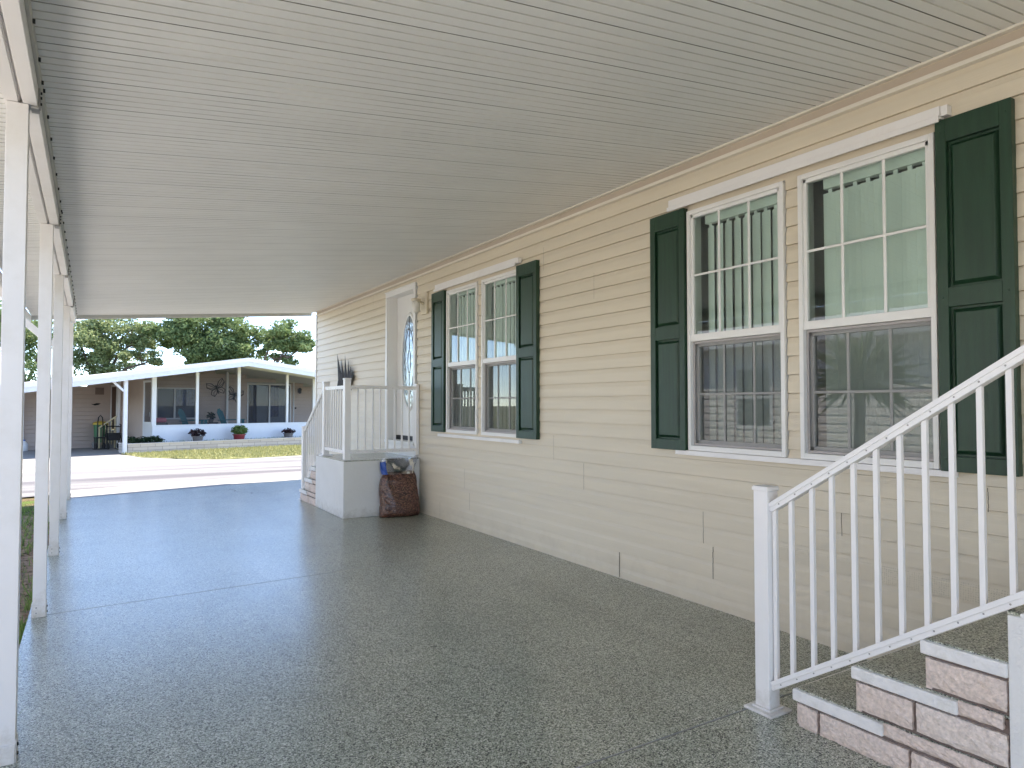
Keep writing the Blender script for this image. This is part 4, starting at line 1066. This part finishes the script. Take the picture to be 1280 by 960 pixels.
# walls
FZ = .25       # porch floor
def gable(mb, o, t0, t1, z0, openings=(), m=0):
    cuts = []
    fn = lambda a, d, z: (a, o - d * 1.3, z)
    H = .14; z = z0
    k = 0
    while z < 2.7:
        zt = min(z + H, 2.75)
        # run of this course under the roof slope
        a, b = t0, t1
        need = zt - .0
        if need > rz_(a) + .02: a = PK - (2.70 - need) / .157
        if need > rz_(b) + .02: b = PK + (2.70 - need) / .118
        if b > a:
            segs = [(a, b)]
            for (p, q, lo, hi) in openings:
                if lo < (z + zt) / 2 < hi:
                    ns = []
                    for s0, s1 in segs:
                        if q <= s0 or p >= s1: ns.append((s0, s1)); continue
                        if p > s0: ns.append((s0, p))
                        if q < s1: ns.append((q, s1))
                    segs = ns
            for s0, s1 in segs:
                mb.quad((s0, o - .03, z), (s1, o - .03, z), (s1, o - .002, zt - .016), (s0, o - .002, zt - .016), m)
                mb.quad((s0, o + .02, z), (s1, o + .02, z), (s1, o - .03, z), (s0, o - .03, z), m)
                mb.quad((s0, o + .02, zt - .016), (s1, o + .02, zt - .016), (s1, o + .02, zt), (s0, o + .02, zt), m)
                mb.quad((s0, o - .002, zt - .016), (s1, o - .002, zt - .016), (s1, o + .02, zt - .016), (s0, o + .02, zt - .016), m)
        z = zt
def side_wall(mb, t, o0, o1, z0, z1, openings=(), s=1):
    z = z0
    while z < z1:
        zt = min(z + .115, z1); segs = [(o0, o1)]
        for (p, q, lo, hi) in openings:
            if lo < (z + zt) / 2 < hi:
                ns = []
                for s0, s1 in segs:
                    if q <= s0 or p >= s1: ns.append((s0, s1)); continue
                    if p > s0: ns.append((s0, p))
                    if q < s1: ns.append((q, s1))
                segs = ns
        for s0, s1 in segs:
            mb.quad((t - .016 * s, s0, z), (t - .016 * s, s1, z), (t - .002 * s, s1, zt), (t - .002 * s, s0, zt)); mb.quad((t - .002 * s, s0, z), (t - .002 * s, s1, z), (t - .016 * s, s1, z), (t - .016 * s, s0, z))
        z = zt
WINP = (1.83, 3.24, .86, 1.98); SLD = (5.08, 6.88, FZ, 2.19)
m = MB(F)
gable(m, 3.3, .68, TR - .3, 0, [WINP, SLD])
side_wall(m, .68, 3.3, 4.2, 0, rz_(.68) + .0, [(3.42, 4.1, .5, 2.0)])
gable(m, 4.2, -3.1, .68, -.1)
side_wall(m, .95, 1.78, 3.3, 0, rz_(.95) + .01)
P('wall', m, far_siding, fix=False)
m = MB(F); m.box(.62, .70, 3.22, 3.3, -.08, rz_(.62)); P('corner_trim', m, far_white)
m = MB(F); m.box(6.98, 7.02, 3.26, 3.28, FZ, 2.3); P('corner_trim', m, far_white)
m = MB(F); m.box(.95, TR - .4, .95, 3.3, -.08, FZ); P('porch_floor', m, concrete)
m = MB(F)       # backing so that no light leaks in behind the porch wall
m.box(.70, TR - .3, 3.36, 3.42, -.05, 2.25); P('backing_wall', m, room)
# porch window and sliding door
def far_window(name, rect, frames, glass, o=3.3):
    t0, t1, z0, z1 = rect
    m = MB(F); w_ = .05
    m.box(t0, t1, o - .03, o + .02, z1 - w_, z1); m.box(t0, t1, o - .03, o + .02, z0, z0 + w_)
    m.box(t0, t0 + w_, o - .03, o + .02, z0 + w_, z1 - w_); m.box(t1 - w_, t1, o - .03, o + .02, z0 + w_, z1 - w_)
    for f_ in frames: m.box(t0 + (t1 - t0) * f_ - .03, t0 + (t1 - t0) * f_ + .03, o - .028, o + .018, z0 + w_, z1 - w_)
    f = P(name, m, far_white)
    g_ = MB(F); g_.quad((t0 + w_, o + .002, z0 + w_), (t1 - w_, o + .002, z0 + w_), (t1 - w_, o + .002, z1 - w_), (t0 + w_, o + .002, z1 - w_)); g_.build('pane', glass_far, f, fix=False)
    return f
f = far_window('window', WINP, [.44], glass_far)
def curtain(t0, t1, z0, z1, par, mat):
    c = MB(F); n = 26
    for i in range(n):
        a = t0 + (t1 - t0) * i / n; b = t0 + (t1 - t0) * (i + 1) / n
        c.quad((a, 3.335 + .012 * math.sin(i * 1.3), z0), (b, 3.335 + .012 * math.sin((i + 1) * 1.3), z0), (b, 3.335 + .012 * math.sin((i + 1) * 1.3), z1), (a, 3.335 + .012 * math.sin(i * 1.3), z1))
    c.build('curtain', mat, par, smooth=True, fix=False)
lace = simple('lace_curtain', (.55, .58, .66), .8, .3, 9)
curtain(2.52, 3.18, 1.35, 1.92, f, lace)
f = far_window('sliding_door', SLD, [.5], glass_far)
curtain(5.14, 5.5, FZ, 2.13, f, simple('dark_curtain', (.10, .11, .14), .8, .3, 9)); curtain(6.05, 6.4, .9, 2.13, f, simple('blue_curtain', (.12, .16, .30), .8, .3, 9))
# knee wall, posts and screens
m = MB(F); m.box(.93, 6.56, .88, .95, -.05, .70); m.box(.94, .99, .955, 1.0, -.05, .70); P('knee_wall', m, far_white, bevel=.004)
m = MB(F); m.box(.92, 6.57, .87, .96, .702, .735); P('sill_cap', m, far_white, bevel=.003)
for t, w_ in ((.97, .13), (2.29, .09), (3.68, .10), (5.46, .08), (6.53, .10)):
    m = MB(F); m.box(t - w_ / 2, t + w_ / 2, .87, .96, .736, rz_(t) + .01); P('porch_post', m, far_white, bevel=.004)
ts = [1.03, 2.25, 3.63, 5.42, 6.48]; te = [2.25 - .005, 3.63, 5.42, 6.48]
for a, b in ((1.035, 2.245), (2.335, 3.63), (3.73, 5.42), (5.50, 6.48)):
    m = MB(F); m.quad((a, .92, .736), (b, .92, .736), (b, .92, rz_(b)), (a, .92, rz_(a))); P('porch_screen', m, porch_screen)
m = MB(F); m.box(4.25, 4.33, 3.20, 3.28, FZ, rz_(4.29)); P('inner_post', m, far_white)
# screen door in the side of the porch
m = MB(F)
for o0, o1 in ((.965, 1.03), (1.70, 1.775)): m.box(.93, .97, o0, o1, .05, 2.15)
m.box(.93, .97, 1.03, 1.70, 2.09, 2.15); m.box(.935, .965, 1.03, 1.70, .75, .83); m.box(.935, .965, 1.03, 1.70, .05, .752)
sd = P('screen_door', m, far_white)
m = MB(F); m.quad((.95, 1.03, .83), (.95, 1.70, .83), (.95, 1.70, 2.09), (.95, 1.03, 2.09)); m.build('insect_screen', porch_screen, sd)
m = MB(F); m.box(.91, .93, 1.10, 1.14, 1.0, 1.14); m.build('handle', steel, sd)
# brown side door in the carport
m = MB(F); m.box(.66, .70, 3.5, 4.02, .55, 1.98); d2 = P('side_door', m, brown_door)
m = MB(F)
m.box(.645, .675, 3.42, 3.498, .5, 2.05); m.box(.645, .675, 4.022, 4.10, .5, 2.05); m.box(.646, .675, 3.498, 4.022, 1.982, 2.05); m.build('door_casing', far_white, d2)
# carport posts with brace
for t, o in ((-.1, .03), (-2.62, .03)):
    m = MB(F); m.box(t - .05, t + .05, o - .05, o + .05, GZ, rz_(t) + .01)
    m.beam(F(t - .04, o, rz_(t) - .32) - Vector((0, 0, 0)), F(t - .36, o, rz_(t - .36) - .0), .05, .06) if False else None
    pp = P('carport_post', m, far_white, bevel=.004)
    m = MB(); m.beam(F(t - .04, o, rz_(t) - .34), F(t - .34, o, rz_(t - .34)), .05, .06); m.build('brace', far_white, pp)
m = MB(F); m.box(-2.02, -1.80, 4.10, 4.16, .05, 1.98); P('utility_door', m, far_white)
# vent louvre
m = MB(F); m.box(.20, .46, 4.15, 4.182, 1.72, 1.96); vf = P('louvre_vent', m, simple('vent_brown', (.26, .19, .16), .7))
for k in range(6):
    m = MB(F); m.box(.22, .44, 4.14, 4.149, 1.74 + .036 * k, 1.755 + .036 * k); m.build('slat', simple('vent_slat', (.16, .11, .09), .7) if k == 0 else MATS['vent_slat'], vf)

# things at that house
def lamp_far(t, o, z, label, dark):
    L = thing('wall_lamp', F(t, o, z), label, 'wall lamp')
    m = MB(F); m.box(t - .05, t + .05, o - .02, o - .0, z - .07, z + .09); m.build('mounting_block', dark_metal if dark else far_white, L)
    c = F(t, o - .09, z)
    m = MB(); m.lathe([(.03, .12), (.09, .06), (.07, .05), (.06, -.08), (.03, -.11)], c, 12); m.build('lantern', dark_metal if dark else far_white, L)
lamp_far(7.22, 3.28, 1.93, 'black lantern on the porch wall right of the sliding glass door', True)
lamp_far(-1.25, 4.18, 1.75, 'round white lamp high on the carport back wall glimpsed between posts', False)
lamp_far(.5, 3.3, 1.80, 'white lamp beside the brown side door in the carport', False) if False else None
bp = thing('doorbell', F(7.1, 3.28, 1.3), 'tiny dark doorbell on the porch wall below the black lantern', 'doorbell')
m = MB(F); m.box(7.02 + .04, 7.11, 3.26, 3.282, 1.2, 1.27); m.build('button_plate', dark_metal, bp)
wbr = thing('wall_ornament', F(.3, 4.17, 1.4), 'small dark bird shaped ornament on the back wall of the carport', 'wall ornament')
m = MB(F); z = 1.37
m.add([(.08, 4.14, z + .03), (.19, 4.14, z - .02), (.30, 4.14, z + .0), (.36, 4.14, z + .05), (.24, 4.14, z + .06), (.16, 4.14, z + .03)] + [(.08, 4.165, z + .03), (.19, 4.165, z - .02), (.30, 4.165, z + .0), (.36, 4.165, z + .05), (.24, 4.165, z + .06), (.16, 4.165, z + .03)],
      [(0, 1, 2, 3, 4, 5), (11, 10, 9, 8, 7, 6)] + [(i, (i + 1) % 6, 6 + (i + 1) % 6, 6 + i) for i in range(6)])
m.build('bird_plate', dark_metal, wbr)
def butterfly(t, z, s, tilt, label):
    b = thing('butterfly_ornament', F(t, 3.27, z), label, 'wall ornament', 'wire butterflies on the porch wall')
    def Q(a, c):
        ca, sa = math.cos(tilt), math.sin(tilt); return F(t + (a * ca - c * sa) * s, 3.25, z + (a * sa + c * ca) * s)
    for sg_ in (-1, 1):
        m = MB()
        w1 = [(0, .05), (.25, .42), (.55, .55), (.62, .25), (.35, .02), (0, 0)]; w2 = [(0, 0), (.35, -.02), (.5, -.25), (.32, -.45), (.1, -.3), (0, -.06)]
        for w_ in (w1, w2): m.tube([Q(a * sg_, c) for a, c in w_], .012, 6)
        m.tube([Q(0, .02), Q(.3 * sg_, .25), Q(.58 * sg_, .5)], .008, 5); m.tube([Q(0, 0), Q(.45 * sg_, .18), Q(.6 * sg_, .28)], .008, 5); m.tube([Q(0, -.02), Q(.3 * sg_, -.2), Q(.34 * sg_, -.42)], .008, 5)
        m.build('wing', dark_metal, b)
    m = MB(); m.tube([Q(0, -.35), Q(0, .15), Q(0, .25)], [.015, .03, .01], 8); m.build('body', dark_metal, b)
butterfly(3.92, 1.97, .55, .35, 'larger wire butterfly between the porch window and the inner post')
butterfly(4.58, 1.72, .5, -.3, 'wire butterfly beside the sliding glass door')

def adirondack(t, o, rot, label):
    base = F(t, o, FZ)
    c = thing('adirondack_chair', base, label, 'chair', 'teal chairs on the screened porch')
    th_ = math.atan2(DD.y, DD.x) + rot
    Rm = Matrix.Rotation(th_, 3, 'Z')
    def Q(x, y, z): return base + Rm @ Vector((x, y, z))
    # chair faces -y (towards the street)
    def bar(name, a, b, w_, h_, up=(0, 0, 1)):
        m = MB(); m.beam(Q(*a), Q(*b), w_, h_, up); return m.build(name, teal, c, .004)
    m = MB()
    for k in range(6):
        y = -.28 + k * .095; z = .40 - .022 * k; m.beam(Q(-.27, y, z), Q(.27, y, z), .085, .022)
    m.build('seat', teal, c)
    m = MB()
    for k in range(5):
        x = -.21 + k * .105; top = .98 - .045 * abs(k - 2); m.beam(Q(x * .85, .22, .30), Q(x * 1.1, .22 + .36 * (top - .3), top), .095, .02, (0, 1, 0))
    m.build('backrest', teal, c)
    for s in (-1, 1):
        bar('armrest', (s * .34, -.38, .60), (s * .34, .40, .58), .13, .025); bar('leg', (s * .30, -.30, 0), (s * .30, -.30, .59), .03, .10); bar('leg', (s * .28, -.28, .37), (s * .28, .62, .02), .03, .10)
adirondack(2.62, 1.95, 1.0, 'teal chair below the porch window beside a screen post'); adirondack(3.95, 2.0, .95, 'teal chair in front of the butterflies near the sliding glass door')
tb = thing('side_table', F(3.32, 2.3, FZ), 'small dark round table between the two teal chairs', 'table')
c = F(3.32, 2.3, FZ); m = MB(); m.lathe([(.24, .46), (.25, .48), (.24, .50)], c, 20); m.build('tabletop', dark_metal, tb)
for k in range(3):
    a = k * 2.1; m = MB(); m.tube([c + Vector((.18 * math.cos(a), .18 * math.sin(a), .46)), c + Vector((.22 * math.cos(a), .22 * math.sin(a), 0))], .018, 8); m.build('leg', dark_metal, tb)
def plant(c, rad, n, size, mat, name, label, cat, grp=None, pot=None):
    t = thing(name, c, label, cat, grp); c = Vector(c); zt = 0
    if pot:
        r0, r1, hh, pm_ = pot; m = MB(); m.lathe([(r0, 0), (r1 * .95, hh * .85), (r1 * 1.08, hh * .86), (r1 * 1.08, hh), (r1 * .9, hh), (r1 * .85, hh * .9)], c, 18); m.build('pot', pm_, t); zt = hh
        m = MB(); m.lathe([(r1 * .9, hh * .9), (.01, hh * .92)], c, 14); m.build('soil', soil, t)
    m = MB(); m.tone = []; leaves(m, c + Vector((0, 0, zt + rad[2] * .8)), rad, n, size, .1); m.build('foliage', mat, t, fix=False)
    m = MB()
    for k in range(7):
        a = R.uniform(0, 6.28); e = c + Vector((math.cos(a) * rad[0] * .6, math.sin(a) * rad[1] * .6, zt + rad[2] * R.uniform(.7, 1.3))); m.tube([c + Vector((0, 0, zt * .9)), c.lerp(e, .6) + Vector((0, 0, zt * .4)), e], [.008, .006, .003], 5)
    m.build('stem', bark, t)
    return t
plant(F(3.32, 2.3, FZ + .5), (.14, .14, .14), 160, .05, dark_leaf, 'potted_plant', 'dark leafy plant on the little table between teal chairs', 'plant', None, (.07, .10, .12, grey_pot))
cu = thing('floor_cushion', F(1.35, 1.5, FZ), 'pink cushion low on the porch below the window', 'cushion')
m = MB(F); m.box(1.15, 1.55, 1.4, 1.75, .55 + FZ, .70 + FZ); m.build('cushion_pad', pink, cu, .05)
m = MB(F); m.box(1.13, 1.57, 1.38, 1.77, .0 + FZ, .545 + FZ); m.build('cushion_base', grey_pot, cu, .02)

# planter in front of the porch
pl = thing('planter_wall', F(3, 0, GZ), 'low pale brick planter wall along the front of the porch', 'planter')
m = MB()
prm = MB(F); prm.box(-.02, 7.6, 0, .14, GZ, .20); prm.box(-.02, .12, .142, .86, GZ, .20)
o = prm.build('brick_face', planter_brick, pl)
m = MB(F); m.box(-.04, 7.62, -.015, .155, .202, .232); m.box(-.04, .14, .156, .86, .202, .232); m.build('coping', simple('coping', (.55, .49, .44), .85, .1, 6), pl, .004)
m = MB(F); m.box(.125, 7.6, .145, .86, GZ, .17); m.build('soil', soil, pl)
plant(F(2.16, .48, .17), (.26, .2, .13), 200, .06, purple_leaf, 'potted_plant', 'grey pot with dark purple foliage below the porch screen post', 'plant', 'pots along the planter', (.13, .17, .20, grey_pot))
plant(F(3.52, .48, .17), (.27, .22, .17), 420, .06, bright_leaf, 'potted_plant', 'red pot with bright bushy green plant under the porch', 'plant', 'pots along the planter', (.15, .20, .22, red_pot))
plant(F(5.30, .48, .17), (.27, .2, .09), 150, .06, purple_leaf, 'potted_plant', 'grey pot with dark purple foliage under the sliding glass door', 'plant', 'pots along the planter', (.13, .17, .20, grey_pot))
sh = thing('low_shrub', F(.5, .45, .17), 'dark spreading shrub at the corner of the brick planter', 'plant')
m = MB(); m.tone = []
for k in range(9): leaves(m, F(.12 + .11 * k, .45 + R.uniform(-.1, .1), .27 + R.uniform(-.02, .05)), (.16, .18, .12), 90, .05, .1)
m.build('foliage', dark_leaf, sh, fix=False)
m = MB()
for k in range(8): m.tube([F(.5, .45, .17), F(.15 + .1 * k, .45, .24), F(.08 + .12 * k, .45, .30)], [.01, .008, .004], 5)
m.build('stem', bark, sh)
m = MB(); m.tone = []
for k in range(420):
    p = F(R.uniform(1.1, 7.2), R.uniform(.5, .84), .17); blades(m, p, R.uniform(.03, .11), .01, .8)
tag(m.build('planter_weeds', lush_leaf, fix=False), kind='stuff')

# carport clutter
def CZ(o): return GZ + .012
hk = thing('hand_truck', F(.06, 3.0, CZ(3)), 'dark hoop handled hand truck standing in the open carport', 'hand truck')
hp = [(0.0, 0), (0.0, .8), (.02, .98), (.075, 1.05), (.13, .98), (.15, .8), (.15, 0)]
m = MB(); m.tube([F(-.02 + a, 3.0 + .0 * b, CZ(3) + .05 + b) for a, b in hp], .018, 8); m.build('hoop_frame', dark_metal, hk)
m = MB(F); m.box(-.16, .22, 2.72, 3.02, CZ(3) + .01, CZ(3) + .03); m.build('toe_plate', dark_metal, hk)
m = MB(F); m.box(-.14, .14, 2.74, 2.98, CZ(3) + .035, CZ(3) + .38); m.build('crate', dark_metal, hk, .01) if False else None
for s in (-.05, .18):
    m = MB(); m.tube([F(s - .02, 3.06, CZ(3) + .1), F(s + .02, 3.06, CZ(3) + .1)], .1, 14); m.build('wheel', black, hk)
st = thing('step_stool', F(0, 2.8, CZ(3)), 'small black stool beside the hand truck in the carport', 'stool')
m = MB(F); m.box(-.14, .13, 2.76, 2.96, CZ(3) + .36, CZ(3) + .40); m.build('seat', dark_metal, st)
for a in (-.13, .11):
    for b in (2.77, 2.93):
        m = MB(F); m.box(a, a + .025, b, b + .025, CZ(3) + .031, CZ(3) + .36); m.build('leg', dark_metal, st)
bn = thing('garbage_bin', F(.3, 3.75, CZ(3.7)), 'green bin with yellow lid behind the black walker', 'bin')
m = MB(); c = F(.26, 3.75, CZ(3.7)); m.lathe([(.16, 0), (.20, .75), (.21, .78)], c, 18); m.build('bin_body', bin_green, bn)
m = MB(); m.lathe([(.225, .782), (.225, .83), (.15, .88), (.02, .90)], c, 18); m.build('lid', yellow, bn)
rw = thing('rollator', F(.42, 2.9, CZ(3)), 'black four wheeled walker parked by the carport stairs', 'walker')
z = CZ(3)
for s in (.2, .62):
    m = MB(); m.tube([F(s, 3.1, z + .12), F(s, 2.95, z + .52), F(s, 2.86, z + .78), F(s, 2.98, z + .8)], .016, 8); m.build('side_frame', dark_metal, rw)
    m = MB(); m.tube([F(s, 2.95, z + .5), F(s, 2.66, z + .12)], .016, 8); m.build('front_strut', dark_metal, rw)
    for b in (2.66, 3.1):
        m = MB(); m.tube([F(s - .018, b, z + .1), F(s + .018, b, z + .1)], .1, 14); m.build('wheel', black, rw)
m = MB(F); m.box(.22, .60, 2.78, 3.02, z + .48, z + .52); m.build('seat', black, rw, .006)
m = MB(F); m.box(.24, .58, 2.76, 2.96, z + .28, z + .476); m.build('basket', black, rw, .01)
m = MB(); m.tube([F(.2, 2.95, z + .72), F(.41, 3.02, z + .74), F(.62, 2.95, z + .72)], .02, 8); m.build('back_strap', black, rw)
cs = thing('carport_stairs', F(.45, 3.75, GZ), 'small stairs with cream railing up to the brown carport door', 'stairs')
for k in range(3):
    m = MB(F); m.box(.1 + .18 * k, .64, 3.46, 4.05, CZ(3) + .19 * k, CZ(3) + .19 * (k + 1) - .002); m.build('step', concrete, cs)
for (a, za) in ((.14, .66), (.60, 1.0)):
    m = MB(F); m.box(a - .02, a + .02, 3.40, 3.44, z, z + za); m.build('rail_post', cream_rail, cs)
m = MB(); m.beam(F(.10, 3.42, z + .66), F(.66, 3.42, z + 1.07), .045, .04); m.build('top_rail', cream_rail, cs)
for k in range(4):
    a = .23 + .09 * k; m = MB(F); m.box(a - .01, a + .01, 3.41, 3.43, z + .12, z + .68 + .07 * k); m.build('baluster', cream_rail, cs)
jg = thing('water_jug', F(-1.86, 3.7, GZ), 'white jug on the ground by the utility door of the carport', 'jug')
m = MB(); m.lathe([(.10, 0), (.11, .02), (.11, .22), (.05, .29), (.035, .32)], F(-1.86, 3.7, GZ + .012), 14); m.build('jug_body', far_white, jg, smooth=True)
m = MB(); m.lathe([(.04, .321), (.04, .35), (.01, .355)], F(-1.86, 3.7, GZ + .012), 12); m.build('jug_cap', simple('blue_cap', (.03, .1, .4), .4), jg)

# ------------------------------------------------------------------ neighbouring home on the open side (seen mirrored in the windows)
nb = thing('neighbour_home', (-5.5, 8, GZ), 'sunlit pale sided home mirrored in the windows', 'house')
m = MB()
nbx = -5.2
fnn = lambda a, d, z: (nbx + d * 2.2, a, z)
NW = [(9.6, 10.5, .9, 2.2), (5.2, 6.2, .9, 2.2)]
siding_wall(m, fnn, -8, 14.5, GZ, 2.7, .17, 0, NW)
m.quad((nbx, 14.5, GZ), (nbx - 4, 14.5, GZ), (nbx - 4, 14.5, 2.7), (nbx, 14.5, 2.7))
m.build('wall', simple('neighbour_siding', (.74, .71, .66), .6, .05), nb, fix=False)
m = MB(); m.prism([(nbx + .45, 2.66), (nbx + .45, 2.82), (nbx - 2, 3.5), (nbx - 4.4, 2.82), (nbx - 4.4, 2.66)], -8.4, 14.9, axis='y'); m.build('roof', roof_white, nb)
for (a, b, lo, hi) in NW:
    f_ = MB(); f_.box(nbx - .02, nbx + .04, a - .06, a + .02, lo - .06, hi + .06); f_.box(nbx - .02, nbx + .04, b - .02, b + .06, lo - .06, hi + .06); f_.box(nbx - .02, nbx + .04, a + .02, b - .02, hi - .02, hi + .06); f_.box(nbx - .02, nbx + .04, a + .02, b - .02, lo - .06, lo + .02); f_.box(nbx - .02, nbx + .03, a + .02, b - .02, (lo + hi) / 2 - .03, (lo + hi) / 2 + .03)
    wi = f_.build('window', far_white, nb)
    q = MB(); q.quad((nbx, a, lo), (nbx, b, lo), (nbx, b, hi), (nbx, a, hi)); q.build('pane', simple('dark_pane', (.05, .06, .07), .1) if 'dark_pane' not in MATS else MATS['dark_pane'], wi)
yp = thing('yucca_palm', (-1.9, 5.6, GZ), 'spiky palm growing beside the carport, mirrored in the windows', 'palm')
m = MB(); limb(m, [(-1.9, 5.6, GZ), (-1.88, 5.62, .7), (-1.9, 5.6, 1.7)], .09, .07); m.build('trunk', bark, yp, smooth=True)
m = MB(); m.tone = []
for k in range(190):
    a = R.uniform(0, 6.28); el = R.uniform(-.7, 1.4); d = Vector((math.cos(a) * math.cos(el), math.sin(a) * math.cos(el), math.sin(el))); Ln = R.uniform(.55, .95)
    c0 = Vector((-1.9, 5.6, 1.75)); sd_ = d.cross(Vector((0, 0, 1))).normalized() * .018; mid = c0 + d * Ln * .6; tip = c0 + d * Ln - Vector((0, 0, .1))
    m.add([c0 - sd_, c0 + sd_, mid + sd_ * .9, tip, mid - sd_ * .9], [(0, 1, 2, 3, 4)]); m.tone.append(R.random())
m.build('crown', lush_leaf, yp, fix=False)
